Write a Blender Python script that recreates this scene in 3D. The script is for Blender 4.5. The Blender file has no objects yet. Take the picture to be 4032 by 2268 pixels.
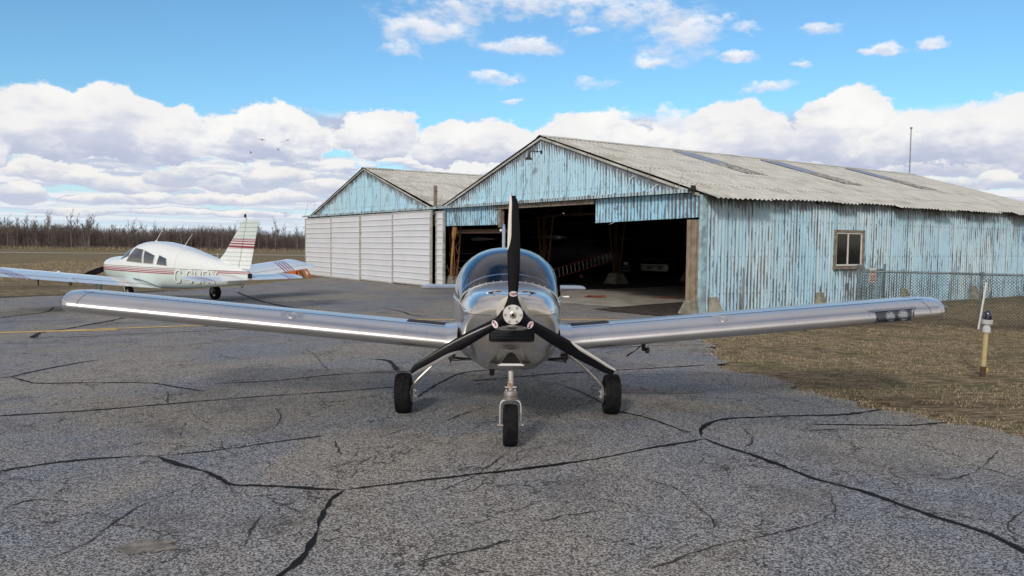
import bpy, bmesh, math, random
import numpy as np
from mathutils import Vector, Matrix
SC = bpy.context.scene
COL = SC.collection
R = math.radians
rnd = random.Random(7)
NR = np.random.RandomState(11)

# ------------------------------------------------------------------ camera
CAM_H = 1.62
PITCH, ROLL, FPX = 0.0579, 0.0101, 3068.0      # focal length in pixels of a 4032 wide frame
cam_d = bpy.data.cameras.new("camera")
cam = bpy.data.objects.new("camera", cam_d)
COL.objects.link(cam)
SC.camera = cam
cam_d.sensor_width = 36.0
cam_d.lens = 36.0 * FPX / 4032.0
cam_d.clip_start = 0.05
cam_d.clip_end = 5000
cam.matrix_world = (Matrix.Translation((0, 0, CAM_H)) @ Matrix.Rotation(math.pi / 2 - PITCH, 4, 'X')
                    @ Matrix.Rotation(ROLL, 4, 'Z'))

# ------------------------------------------------------------------ light
SUN_EL, SUN_AZ = 28.0, 200.0        # azimuth clockwise from +Y, i.e. the sun stands behind the camera
sun_d = bpy.data.lights.new("sun", 'SUN')
sun_d.energy = 1.75
sun_d.angle = R(8)
sun_d.color = (1.0, 0.92, 0.82)
sun = bpy.data.objects.new("sun", sun_d)
COL.objects.link(sun)
_sd = Vector((math.sin(R(SUN_AZ)) * math.cos(R(SUN_EL)), math.cos(R(SUN_AZ)) * math.cos(R(SUN_EL)), math.sin(R(SUN_EL))))
sun.rotation_euler = _sd.to_track_quat('Z', 'Y').to_euler()
SC.view_settings.view_transform = 'Standard'
SC.view_settings.look = 'None'
SC.view_settings.gamma = 1.0
SC.view_settings.exposure = 0.0
SC.view_settings.use_curve_mapping = False


# ------------------------------------------------------------------ node helper
class NT:
    def __init__(s, tree):
        s.t = tree; s.n = tree.nodes; s.l = tree.links

    def new(s, typ, **kw):
        nd = s.n.new(typ)
        for k, v in kw.items():
            if k == 'i':
                for kk, vv in v.items():
                    sock = nd.inputs[kk]
                    if hasattr(vv, 'links'):
                        s.l.new(vv, sock)
                    else:
                        sock.default_value = vv
            else:
                setattr(nd, k, v)
        return nd

    def math(s, op, a, b=None, c=None, clamp=False):
        nd = s.n.new('ShaderNodeMath'); nd.operation = op; nd.use_clamp = clamp
        for i, v in enumerate((a, b, c)):
            if v is None: continue
            if hasattr(v, 'links'): s.l.new(v, nd.inputs[i])
            else: nd.inputs[i].default_value = v
        return nd.outputs[0]

    def mix(s, f, a, b, blend='MIX'):
        nd = s.n.new('ShaderNodeMix'); nd.data_type = 'RGBA'; nd.blend_type = blend; nd.clamp_factor = True
        for i, v in ((0, f), (6, a), (7, b)):
            if hasattr(v, 'links'): s.l.new(v, nd.inputs[i])
            else:
                if i > 0 and len(v) == 3: v = (*v, 1)
                nd.inputs[i].default_value = v
        return nd.outputs[2]

    def fmix(s, f, a, b):
        nd = s.n.new('ShaderNodeMix'); nd.data_type = 'FLOAT'; nd.clamp_factor = True
        for i, v in ((0, f), (2, a), (3, b)):
            if hasattr(v, 'links'): s.l.new(v, nd.inputs[i])
            else: nd.inputs[i].default_value = v
        return nd.outputs[0]

    def smooth(s, v, lo, hi):
        nd = s.n.new('ShaderNodeMapRange'); nd.interpolation_type = 'SMOOTHSTEP'
        s.l.new(v, nd.inputs[0]); nd.inputs[1].default_value = lo; nd.inputs[2].default_value = hi
        return nd.outputs[0]

    def lin(s, v, lo, hi, a=0.0, b=1.0):
        nd = s.n.new('ShaderNodeMapRange')
        s.l.new(v, nd.inputs[0])
        for i, x in ((1, lo), (2, hi), (3, a), (4, b)): nd.inputs[i].default_value = x
        return nd.outputs[0]

    def noise(s, vec, scale, detail=3, rough=0.55, dist=0.0, color=False):
        nd = s.new('ShaderNodeTexNoise', i={'Scale': scale, 'Detail': detail, 'Roughness': rough, 'Distortion': dist})
        if vec is not None: s.l.new(vec, nd.inputs['Vector'])
        return nd.outputs[1 if color else 0]

    def mapping(s, vec, scale=(1, 1, 1), loc=(0, 0, 0), rot=(0, 0, 0)):
        nd = s.new('ShaderNodeMapping', i={'Scale': scale, 'Location': loc, 'Rotation': rot})
        s.l.new(vec, nd.inputs[0]); return nd.outputs[0]

    def comb(s, x, y, z):
        nd = s.n.new('ShaderNodeCombineXYZ')
        for i, v in enumerate((x, y, z)):
            if hasattr(v, 'links'): s.l.new(v, nd.inputs[i])
            else: nd.inputs[i].default_value = v
        return nd.outputs[0]

    def sep(s, v):
        nd = s.n.new('ShaderNodeSeparateXYZ'); s.l.new(v, nd.inputs[0]); return nd.outputs


# ------------------------------------------------------------------ sky with clouds
def pix_dir(px, py):
    """direction (azimuth, elevation) in radians of a point of a 2576 wide frame"""
    X, Y = (px * 1.5652 - 2016) / FPX, (py * 1.5652 - 1134) / FPX
    c, s_ = math.cos(ROLL), math.sin(ROLL)
    X, Y = X * c + Y * s_, -X * s_ + Y * c
    cp, sp = math.cos(PITCH), math.sin(PITCH)
    d = Vector((X, cp - Y * sp, -sp - Y * cp)).normalized()
    return math.atan2(d.x, d.y), math.asin(d.z)


SKY = 0.10        # strength of the world background
world = bpy.data.worlds.new("World")
SC.world = world
world.use_nodes = True
W = NT(world.node_tree)
W.n.clear()
out = W.new('ShaderNodeOutputWorld')
bg = W.new('ShaderNodeBackground', i={'Strength': SKY})
W.l.new(bg.outputs[0], out.inputs[0])
sky = W.new('ShaderNodeTexSky', sky_type='NISHITA', sun_disc=False)
sky.sun_elevation = R(SUN_EL)
sky.sun_rotation = R(SUN_AZ)
sky.air_density = 1.0; sky.dust_density = 0.6; sky.ozone_density = 2.0
tc = W.new('ShaderNodeTexCoord')
D = tc.outputs['Generated']
dx, dy, dz = W.sep(D)[:3]
az0 = W.math('ARCTAN2', dx, dy)
el0 = W.math('ARCSINE', dz)
# one shared warp gives every cloud its cauliflower edge
wv1 = W.sep(W.noise(W.comb(dx, dy, W.math('MULTIPLY', dz, 1.6)), 13.0, 9, 0.64, color=True))
def warp(v, n, amp): return W.math('ADD', v, W.math('MULTIPLY', W.math('SUBTRACT', n, 0.5), amp))
az = warp(az0, wv1[0], 0.085)
el = warp(el0, wv1[1], 0.060)
nB = W.noise(W.comb(dx, dy, W.math('MULTIPLY', dz, 2.2)), 22.0, 6, 0.6)      # billows inside the clouds
nC = W.noise(W.comb(dx, dy, W.math('MULTIPLY', dz, 1.5)), 6.0, 4, 0.55)

# sky colour
skyc = W.mix(1.0, sky.outputs[0], (0.90, 1.33, 1.50, 1), 'MULTIPLY')
CW, CG, CB = (9.0, 8.95, 8.95), (6.3, 6.6, 7.8), (5.0, 5.5, 7.1)   # cloud white, grey, shaded base
# ---- low streaky stratocumulus towards the horizon (rows get thinner with distance)
elc = W.math('MAXIMUM', el0, 0.004)
lg = W.math('LOGARITHM', elc, 2.718)
elw = W.math('ADD', W.math('MULTIPLY', lg, 2.6), W.math('MULTIPLY', W.math('SUBTRACT', wv1[1], 0.5), 0.35))
azw = warp(az0, wv1[0], 0.10)
pl = W.comb(W.math('MULTIPLY', azw, 5.0), elw, 3.3)
pl2 = W.comb(W.math('MULTIPLY', azw, 5.0), W.math('ADD', elw, 0.28), 3.3)
s1 = W.noise(pl, 1.55, 7, 0.60)
s2 = W.noise(pl2, 1.55, 7, 0.60)
lowd = W.smooth(s1, 0.40, 0.50)
emb = W.smooth(W.math('ADD', W.math('SUBTRACT', s1, s2), W.math('MULTIPLY', W.math('SUBTRACT', nB, 0.5), 0.10)), -0.06, 0.085)
lowc = W.mix(emb, (5.0, 5.5, 7.1), (9.3, 9.1, 8.9))
lowc = W.mix(W.math('MULTIPLY', W.smooth(el0, 0.13, 0.0), 0.55), lowc, (7.7, 8.1, 9.0))
topE = W.math('ADD', 0.165, W.math('MULTIPLY', W.math('SUBTRACT', nC, 0.5), 0.06))
lowmask = W.math('MULTIPLY', lowd, W.smooth(W.math('SUBTRACT', topE, el0), 0.0, 0.02))
lowmask = W.math('MULTIPLY', lowmask, W.lin(el0, 0.0, 0.05, 0.55, 0.97))
hz = W.mix(W.smooth(el0, 0.13, -0.01), skyc, (6.3, 7.9, 9.2))
colr = W.mix(lowmask, hz, lowc)

# ---- cumulus: (x, base y, half width, height) read off the photograph
def union(blobs, drop=0.35, az=az, el=el):
    V = S = None
    for (bx_, by_, rx_, ry_) in blobs:
        a, e = pix_dir(bx_, by_)
        rx, ry = rx_ / 1960.0, ry_ / 1960.0
        qx = W.math('MULTIPLY', W.math('SUBTRACT', az, a), 1.0 / rx)
        dyv = W.math('MULTIPLY', W.math('SUBTRACT', el, e), 1.0 / ry)
        dn = W.math('MAXIMUM', dyv, W.math('MULTIPLY', dyv, -1.0 / drop))
        v = W.math('SUBTRACT', 1.0, W.math('ADD', W.math('MULTIPLY', qx, qx), W.math('MULTIPLY', dn, dn)))
        if V is None: V, S = v, dyv
        else:
            S = W.fmix(W.smooth(v, 0.0, 0.25), S, dyv)
            V = W.math('MAXIMUM', V, v)
    return V, S
rows = [(130, 440, 95, 36), (235, 458, 75, 24), (335, 472, 115, 32), (470, 452, 105, 36), (600, 472, 115, 30), (700, 458, 95, 40), (820, 478, 95, 30), (380, 502, 95, 20), (520, 507, 135, 20),
        (700, 507, 115, 20), (50, 500, 48, 36), (250, 507, 85, 18), (430, 537, 115, 15), (620, 542, 105, 13), (180, 537, 95, 13), (2050, 415, 90, 46), (2230, 432, 95, 34), (2450, 422, 115, 46), (2350, 472, 95, 28), (2540, 462, 85, 32)]
V0, S0 = union(rows, 0.5, warp(az0, wv1[0], 0.05), warp(el0, wv1[1], 0.024))
d0 = W.smooth(W.math('ADD', V0, W.math('MULTIPLY', W.math('SUBTRACT', nB, 0.5), 1.6)), 0.0, 0.35)
sh0 = W.smooth(W.math('ADD', S0, W.math('MULTIPLY', W.math('SUBTRACT', nB, 0.5), 3.0)), -0.35, 0.85)
colr = W.mix(W.math('MULTIPLY', d0, 0.92), colr, W.mix(sh0, (5.5, 5.9, 7.3), (9.3, 9.1, 8.8)))
main = [(-40, 370, 120, 80), (110, 358, 140, 120), (300, 352, 120, 130), (440, 372, 90, 95), (590, 372, 85, 75), (705, 365, 125, 110),
        (945, 360, 112, 95), (1125, 385, 80, 80), (1260, 392, 130, 92), (1420, 400, 110, 110), (1520, 400, 120, 118),
        (1690, 392, 90, 92), (1860, 380, 160, 130), (2130, 372, 120, 138), (2290, 385, 100, 100), (2420, 380, 120, 105), (2570, 375, 150, 122),
        (2720, 385, 170, 150), (-220, 390, 170, 120), (2950, 390, 150, 110)]
V, S = union(main, 0.34)
dens = W.smooth(W.math('ADD', V, W.math('MULTIPLY', W.math('SUBTRACT', nB, 0.5), 0.35)), 0.0, 0.20)
sh = W.smooth(W.math('ADD', S, W.math('MULTIPLY', W.math('SUBTRACT', nB, 0.5), 2.2)), -0.34, 0.74)
mc = W.mix(sh, W.mix(W.smooth(S, -0.35, 0.25), CB, CG), CW)
mc = W.mix(W.math('MULTIPLY', sh, W.smooth(nC, 0.45, 0.62)), mc, (9.7, 9.7, 9.5))
colr = W.mix(dens, colr, mc)
# ---- broken cloud overhead and small wisps
wisp = [(1080, 78, 150, 78), (1170, 22, 230, 40), (1350, 5, 260, 36), (1700, 82, 150, 90), (1560, 30, 190, 60), (1480, 92, 62, 22), (1330, 118, 115, 26),
        (1255, 205, 62, 20), (1495, 212, 90, 20), (1945, 217, 92, 20), (2072, 76, 58, 18), (2205, 130, 55, 17), (2003, 151, 30, 12),
        (1652, 144, 38, 20), (1880, 75, 36, 24), (1822, 44, 48, 20), (1298, 256, 26, 13), (1020, 130, 70, 22),
        (1850, 140, 60, 16), (2330, 108, 40, 14), (1710, 300, 60, 40)]
V2, S2 = union(wisp, 0.8)
d2 = W.smooth(W.math('ADD', V2, W.math('MULTIPLY', W.math('SUBTRACT', nB, 0.5), 4.6)), -0.1, 1.5)
d2 = W.math('MULTIPLY', d2, W.math('MULTIPLY', W.smooth(V2, -0.5, 0.7), 0.92))
wc = W.mix(W.smooth(W.math('ADD', S2, W.math('MULTIPLY', nB, 0.8)), 0.1, 0.9), (7.0, 7.5, 8.7), (9.3, 9.4, 9.7))
colr = W.mix(d2, colr, wc)
# ---- rest of the dome: scattered cumulus behind and above the viewer
behind = W.smooth(W.math('ABSOLUTE', az0), 0.85, 1.15)
over = W.math('MAXIMUM', behind, W.smooth(el0, 0.42, 0.6))
pz = W.math('ADD', W.math('ABSOLUTE', dz), 0.10)
pc = W.comb(W.math('DIVIDE', dx, pz), W.math('DIVIDE', dy, pz), 0.0)
nb2 = W.noise(pc, 0.9, 6, 0.6)
bc = W.mix(W.smooth(nb2, 0.44, 0.66), (5.9, 5.7, 5.9), (3.4, 3.3, 3.9))
cov = W.math('SUBTRACT', nb2, W.lin(el0, 0.55, 1.0, 0.0, 0.08))
colr = W.mix(W.math('MULTIPLY', over, W.smooth(cov, 0.33, 0.43)), colr, bc)
# a clear bright strip low down behind the viewer, under the cloud deck
strip = W.math('MULTIPLY', behind, W.smooth(el0, 0.16, 0.02))
colr = W.mix(strip, colr, (9.6, 8.7, 7.1))
# bright veil round the hidden sun
sdot = W.new('ShaderNodeVectorMath', operation='DOT_PRODUCT')
W.l.new(D, sdot.inputs[0]); sdot.inputs[1].default_value = tuple(_sd)
glow = W.math('POWER', W.math('MAXIMUM', sdot.outputs['Value'], 0.0), 9.0)
colr = W.mix(1.0, colr, W.mix(glow, (0, 0, 0), (6.0, 5.2, 4.2)), 'ADD')
W.l.new(colr, bg.inputs['Color'])
world.cycles.sampling_method = 'MANUAL'
world.cycles.sample_map_resolution = 512


# ------------------------------------------------------------------ materials
def mat(name, color, rough=0.6, metal=0.0, var=0.12, vscale=6.0, bump=0.0, bscale=40.0, coat=0.0, spec=0.5, emit=None, color2=None, detail=4):
    m = bpy.data.materials.new(name); m.use_nodes = True
    T = NT(m.node_tree); b = m.node_tree.nodes['Principled BSDF']
    co = T.new('ShaderNodeTexCoord').outputs['Object']
    n = T.noise(co, vscale, detail, 0.6)
    c2 = color2 or tuple(max(0, c * (1 - 2 * var)) for c in color)
    c1 = color if color2 else tuple(min(1, c * (1 + var)) for c in color)
    f = T.smooth(n, 0.35, 0.65)
    T.l.new(T.mix(f, c2, c1), b.inputs['Base Color'])
    T.l.new(T.lin(n, 0.2, 0.8, max(0.02, rough * 0.85), min(1, rough * 1.15)), b.inputs['Roughness'])
    b.inputs['Metallic'].default_value = metal
    b.inputs['Coat Weight'].default_value = coat
    b.inputs['Coat Roughness'].default_value = 0.08
    b.inputs['Specular IOR Level'].default_value = spec
    if bump:
        bn = T.new('ShaderNodeBump', i={'Strength': bump, 'Distance': 0.01})
        T.l.new(T.noise(co, bscale, 4, 0.6), bn.inputs['Height'])
        T.l.new(bn.outputs[0], b.inputs['Normal'])
    m['T'] = 0
    return m


def custom(name):
    m = bpy.data.materials.new(name); m.use_nodes = True
    return m, NT(m.node_tree), m.node_tree.nodes['Principled BSDF']


def glass(name, tint, refl=1.0, body=0.0):
    m = bpy.data.materials.new(name); m.use_nodes = True
    T = NT(m.node_tree); T.n.clear()
    o = T.new('ShaderNodeOutputMaterial')
    tr = T.new('ShaderNodeBsdfTransparent', i={'Color': (*tint, 1)})
    gl = T.new('ShaderNodeBsdfGlossy', i={'Color': (0.95, 0.97, 1, 1), 'Roughness': 0.03})
    fr = T.new('ShaderNodeFresnel', i={'IOR': 1.5})
    f = T.math('MULTIPLY', fr.outputs[0], refl, clamp=True)
    f = T.math('ADD', f, body, clamp=True)
    mx = T.new('ShaderNodeMixShader')
    T.l.new(f, mx.inputs[0]); T.l.new(tr.outputs[0], mx.inputs[1]); T.l.new(gl.outputs[0], mx.inputs[2])
    T.l.new(mx.outputs[0], o.inputs[0])
    return m


# ------------------------------------------------------------------ mesh builder
class MB:
    def __init__(s): s.v = []; s.f = []; s.a = []; s.m = []; s.cm = 0

    def add(s, vs, fs):
        o = len(s.v); s.v += [tuple(v) for v in vs]; s.f += [tuple(i + o for i in f) for f in fs]
        s.m += [s.cm] * len(fs); return s

    def box(s, c, size, rot=None):
        x, y, z = (q / 2 for q in size)
        vs = [Vector((a * x, b * y, d * z)) for a in (-1, 1) for b in (-1, 1) for d in (-1, 1)]
        if rot is not None: vs = [rot @ v for v in vs]
        vs = [v + Vector(c) for v in vs]
        return s.add(vs, [(0, 1, 3, 2), (4, 6, 7, 5), (0, 4, 5, 1), (2, 3, 7, 6), (0, 2, 6, 4), (1, 5, 7, 3)])

    def bb(s, x0, x1, y0, y1, z0, z1):
        return s.box(((x0 + x1) / 2, (y0 + y1) / 2, (z0 + z1) / 2), (abs(x1 - x0), abs(y1 - y0), abs(z1 - z0)))

    def loft(s, rings, close=True, cap0=True, cap1=True):
        n = len(rings[0]); o = len(s.v)
        for r in rings: s.v += [tuple(p) for p in r]
        k = n if close else n - 1
        c0 = len(s.f)
        for i in range(len(rings) - 1):
            for j in range(k):
                a, b = o + i * n + j, o + i * n + (j + 1) % n
                s.f.append((a, b, b + n, a + n))
        if cap0: s.f.append(tuple(o + j for j in reversed(range(n))))
        if cap1: s.f.append(tuple(o + (len(rings) - 1) * n + j for j in range(n)))
        s.m += [s.cm] * (len(s.f) - c0)
        return s

    def tube(s, pts, r, n=8, cap=True, flat=1.0):
        pts = [Vector(p) for p in pts]
        rs = r if isinstance(r, (list, tuple)) else [r] * len(pts)
        rings = []; up = None
        for i, p in enumerate(pts):
            t = (pts[min(i + 1, len(pts) - 1)] - pts[max(i - 1, 0)]).normalized()
            if up is None:
                up = Vector((0, 0, 1)) if abs(t.z) < 0.9 else Vector((0, 1, 0))
            a = t.cross(up).normalized(); b = a.cross(t).normalized(); up = b
            rings.append([p + (a * math.cos(2 * math.pi * k / n) + b * math.sin(2 * math.pi * k / n) * flat) * rs[i] for k in range(n)])
        return s.loft(rings, True, cap, cap)

    def lathe(s, prof, c=(0, 0, 0), axis='Z', n=24, cap=True):
        """prof: list of (radius, height) along axis"""
        rings = []
        for (r, h_) in prof:
            ring = []
            for k in range(n):
                a = 2 * math.pi * k / n; u, v = math.cos(a) * r, math.sin(a) * r
                p = {'Z': (u, v, h_), 'Y': (v, h_, u), 'X': (h_, u, v)}[axis]
                ring.append(Vector(p) + Vector(c))
            rings.append(ring)
        return s.loft(rings, True, cap, cap)

    def prism(s, poly, y0, y1, ax='Y'):
        """poly in (x,z) extruded along y (ax='Y'), or in (y,z) extruded along x (ax='X'), or (x,y) along z ('Z')"""
        f = {'Y': lambda p, t: (p[0], t, p[1]), 'X': lambda p, t: (t, p[0], p[1]), 'Z': lambda p, t: (p[0], p[1], t)}[ax]
        return s.loft([[f(p, y0) for p in poly], [f(p, y1) for p in poly]])

    def build(s, name, m, parent=None, smooth=False, angle=35, loc=None, bevel=0, attr=None):
        me = bpy.data.meshes.new(name)
        me.from_pydata(s.v, [], s.f)
        bm = bmesh.new(); bm.from_mesh(me)
        if len(bm.faces) < 60000 and attr is None: bmesh.ops.recalc_face_normals(bm, faces=bm.faces)
        bm.to_mesh(me); bm.free()
        ms = m if isinstance(m, (list, tuple)) else [m]
        for q in ms: me.materials.append(q)
        if len(ms) > 1: me.polygons.foreach_set('material_index', s.m)
        if attr is not None:
            at_ = me.attributes.new('edge', 'FLOAT', 'POINT'); at_.data.foreach_set('value', attr)
        if smooth:
            me.polygons.foreach_set('use_smooth', [True] * len(me.polygons))
            me.set_sharp_from_angle(angle=R(angle))
        o = bpy.data.objects.new(name, me); COL.objects.link(o)
        if parent is not None: o.parent = parent
        if loc is not None: o.location = loc
        if bevel:
            b = o.modifiers.new('bevel', 'BEVEL'); b.width = bevel; b.segments = 2; b.limit_method = 'ANGLE'
        return o


def thing(name, label, cat, loc=(0, 0, 0), rz=0.0, group=None):
    o = bpy.data.objects.new(name, None); COL.objects.link(o)
    o.empty_display_size = 0.2; o.location = loc; o.rotation_euler = (0, 0, rz)
    o['label'] = label; o['category'] = cat
    if group: o['group'] = group
    return o


def tag(o, label, cat, group=None, kind=None):
    o['label'] = label; o['category'] = cat
    if group: o['group'] = group
    if kind: o['kind'] = kind
    return o


def struct(o): o['kind'] = 'structure'; return o


def quick(name, verts, faces, m, parent=None, smooth=False):
    me = bpy.data.meshes.new(name)
    verts = np.asarray(verts, dtype=np.float32); faces = np.asarray(faces, dtype=np.int32)
    me.vertices.add(len(verts)); me.vertices.foreach_set('co', verts.ravel())
    k = faces.shape[1]
    me.loops.add(faces.size); me.loops.foreach_set('vertex_index', faces.ravel())
    me.polygons.add(len(faces)); me.polygons.foreach_set('loop_start', np.arange(0, faces.size, k, dtype=np.int32))
    me.update(calc_edges=True); me.validate()
    me.materials.append(m)
    if smooth: me.polygons.foreach_set('use_smooth', [True] * len(me.polygons))
    o = bpy.data.objects.new(name, me); COL.objects.link(o)
    if parent is not None: o.parent = parent
    return o


def catmull(pts, t):
    """pts: list of tuples with first item the key; interpolate the rest at key t (smooth)"""
    ks = [p[0] for p in pts]
    if t <= min(ks[0], ks[-1]): return pts[0][1:] if ks[0] < ks[-1] else pts[-1][1:]
    if t >= max(ks[0], ks[-1]): return pts[-1][1:] if ks[0] < ks[-1] else pts[0][1:]
    if ks[0] > ks[-1]: pts = pts[::-1]; ks = ks[::-1]
    i = max(j for j in range(len(ks) - 1) if ks[j] <= t)
    p1, p2 = pts[i], pts[i + 1]; p0 = pts[i - 1] if i > 0 else p1; p3 = pts[i + 2] if i + 2 < len(pts) else p2
    h_ = ks[i + 1] - ks[i]; u = (t - ks[i]) / h_
    res = []
    for k in range(1, len(p1)):
        m1 = (p2[k] - p0[k]) / max(p2[0] - p0[0], 1e-6) * h_; m2 = (p3[k] - p1[k]) / max(p3[0] - p1[0], 1e-6) * h_
        d = p2[k] - p1[k]
        if d == 0: m1 = m2 = 0
        else:
            m1 = 0 if m1 * d < 0 else math.copysign(min(abs(m1), 3 * abs(d)), d)
            m2 = 0 if m2 * d < 0 else math.copysign(min(abs(m2), 3 * abs(d)), d)
        res.append((2 * u**3 - 3 * u**2 + 1) * p1[k] + (u**3 - 2 * u**2 + u) * m1 + (-2 * u**3 + 3 * u**2) * p2[k] + (u**3 - u**2) * m2)
    return tuple(res)


# ------------------------------------------------------------------ the ground falls away gently to the left
def gz(x):
    t = min(1.0, max(0.0, (-x - 1.5) / 14.0))
    return -0.18 * t


def pix_ground(px, py, up=0.0):
    """ground point under a point of a 2576 wide frame"""
    X, Y = (px * 1.5652 - 2016) / FPX, (py * 1.5652 - 1134) / FPX
    c, s_ = math.cos(ROLL), math.sin(ROLL)
    X, Y = X * c + Y * s_, -X * s_ + Y * c
    cp, sp = math.cos(PITCH), math.sin(PITCH)
    d = (X, cp - Y * sp, -sp - Y * cp)
    z = 0.0
    for _ in range(6):
        t = (z - CAM_H) / d[2]; z = gz(d[0] * t)
    return (d[0] * t, d[1] * t)


def sheet(name, poly, m, up):
    bm = bmesh.new()
    vs = [bm.verts.new((p[0], p[1], 0)) for p in poly]
    bm.faces.new(vs)
    bmesh.ops.triangulate(bm, faces=bm.faces)
    for x in (-1.5, -15.5):
        bmesh.ops.bisect_plane(bm, geom=list(bm.verts) + list(bm.edges) + list(bm.faces), plane_co=(x, 0, 0), plane_no=(1, 0, 0))
    for v in bm.verts: v.co.z = gz(v.co.x) + up
    bmesh.ops.recalc_face_normals(bm, faces=bm.faces)
    if sum(f.normal.z for f in bm.faces) < 0: bmesh.ops.reverse_faces(bm, faces=bm.faces)
    me = bpy.data.meshes.new(name); bm.to_mesh(me); bm.free(); me.materials.append(m)
    o = bpy.data.objects.new(name, me); COL.objects.link(o)
    return struct(o)


def rough_edge(pts, step, amp, seed=0):
    r = random.Random(seed); outp = []
    for i in range(len(pts) - 1):
        a, b = Vector(pts[i]), Vector(pts[i + 1]); L = (b - a).length; n = max(1, int(L / step)); nrm = Vector((-(b - a).y, (b - a).x)).normalized()
        for k in range(n):
            p = a + (b - a) * (k / n); q = r.gauss(0, amp) if (k or i) else 0
            outp.append(tuple(p + nrm * q))
    outp.append(tuple(pts[-1])); return outp


def ribbon(mb, pts, w, up, jit=0.0, seed=0, wvar=0.3, step=0.06, taper=True):
    r = random.Random(seed)
    P = [Vector(p) for p in pts]; seg = []
    # catmull resample
    for i in range(len(P) - 1):
        p0 = P[i - 1] if i else P[i]; p1, p2 = P[i], P[i + 1]; p3 = P[i + 2] if i + 2 < len(P) else P[i + 1]
        n = max(2, int((p2 - p1).length / step))
        for k in range(n):
            u = k / n
            seg.append(0.5 * ((2 * p1) + (p2 - p0) * u + (2 * p0 - 5 * p1 + 4 * p2 - p3) * u * u + (3 * p1 - p0 - 3 * p2 + p3) * u**3))
    seg.append(P[-1])
    off = 0.0; ww = 1.0; o = len(mb.v); N = len(seg)
    for i, p in enumerate(seg):
        t = (seg[min(i + 1, N - 1)] - seg[max(i - 1, 0)])
        if t.length < 1e-6: t = Vector((1, 0))
        t.normalize(); nrm = Vector((-t.y, t.x))
        off = off * 0.8 + r.gauss(0, jit); ww = ww * 0.7 + 0.3 * (1 + r.gauss(0, wvar * 2.2))
        e = 1.0
        if taper: e = min(1, (i + 0.4) / 4, (N - i - 0.6) / 4)
        hw = max(0.15, ww) * w / 2 * e
        a = p + nrm * (off + hw * (1 + r.gauss(0, wvar * .6))); b = p + nrm * (off - hw * (1 + r.gauss(0, wvar * .6)))
        mb.v.append((a.x, a.y, gz(a.x) + up)); mb.v.append((b.x, b.y, gz(b.x) + up))
        if i: mb.f.append((o + 2 * i - 2, o + 2 * i - 1, o + 2 * i + 1, o + 2 * i)); mb.m.append(0)

# ================================================================== GROUND
def m_asphalt():
    m, T, b = custom('asphalt')
    co = T.new('ShaderNodeTexCoord').outputs['Object']
    vor = T.new('ShaderNodeTexVoronoi', i={'Scale': 125.0, 'Randomness': 1.0}); T.l.new(co, vor.inputs['Vector'])
    vc = T.sep(vor.outputs['Color'])[0]
    fine = T.noise(co, 210.0, 3, 0.7)
    big = T.noise(co, 0.35, 4, 0.6, 0.6)
    mid = T.noise(T.mapping(co, (1, 1, 1), (7, 3, 0)), 1.3, 5, 0.65, 0.4)
    st = T.smooth(T.math('ADD', T.math('MULTIPLY', vc, 0.62), T.math('MULTIPLY', fine, 0.62)), 0.44, 0.86)
    base = T.mix(T.smooth(big, 0.36, 0.60), (0.052, 0.058, 0.071), (0.086, 0.078, 0.068))
    lite = T.mix(T.smooth(big, 0.36, 0.60), (0.41, 0.44, 0.49), (0.52, 0.49, 0.44))
    c = T.mix(st, base, lite)
    c = T.mix(T.math('MULTIPLY', T.smooth(mid, 0.52, 0.74), 0.45), c, (0.085, 0.072, 0.058))
    c = T.mix(T.math('MULTIPLY', T.smooth(T.noise(co, 0.55, 3, 0.5, 0.3), 0.60, 0.72), 0.35), c, (0.055, 0.058, 0.070))
    c = T.mix(T.math('MULTIPLY', T.smooth(T.noise(T.mapping(co, (1, 1, 1), (31, 17, 0)), 0.8, 4, 0.6), 0.62, 0.74), 0.22), c, (0.34, 0.35, 0.37))
    # hairline crack network and old oil drips
    wv = T.new('ShaderNodeVectorMath', operation='ADD'); T.l.new(co, wv.inputs[0])
    nw = T.new('ShaderNodeVectorMath', operation='SCALE', i={'Scale': 0.9}); T.l.new(T.noise(co, 1.6, 5, 0.65, color=True), nw.inputs[0]); T.l.new(nw.outputs[0], wv.inputs[1])
    ve = T.new('ShaderNodeTexVoronoi', feature='DISTANCE_TO_EDGE', i={'Scale': 1.05}); T.l.new(wv.outputs[0], ve.inputs['Vector'])
    hair = T.math('MULTIPLY', T.smooth(ve.outputs['Distance'], 0.011, 0.003), T.smooth(T.noise(co, 0.7, 3, 0.6), 0.37, 0.48))
    c = T.mix(T.math('MULTIPLY', hair, 0.85), c, (0.022, 0.021, 0.021))
    oil = T.new('ShaderNodeTexVoronoi', i={'Scale': 0.42}); T.l.new(wv.outputs[0], oil.inputs['Vector'])
    c = T.mix(T.math('MULTIPLY', T.smooth(T.math('ADD', oil.outputs['Distance'], T.math('MULTIPLY', fine, 0.06)), 0.17, 0.09), 0.22), c, (0.030, 0.028, 0.028))
    T.l.new(c, b.inputs['Base Color'])
    T.l.new(T.lin(mid, 0.3, 0.7, 0.72, 0.92), b.inputs['Roughness'])
    b.inputs['Specular IOR Level'].default_value = 0.35
    bn = T.new('ShaderNodeBump', i={'Strength': 0.55, 'Distance': 0.006}); T.l.new(st, bn.inputs['Height']); T.l.new(bn.outputs[0], b.inputs['Normal'])
    return m


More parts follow.
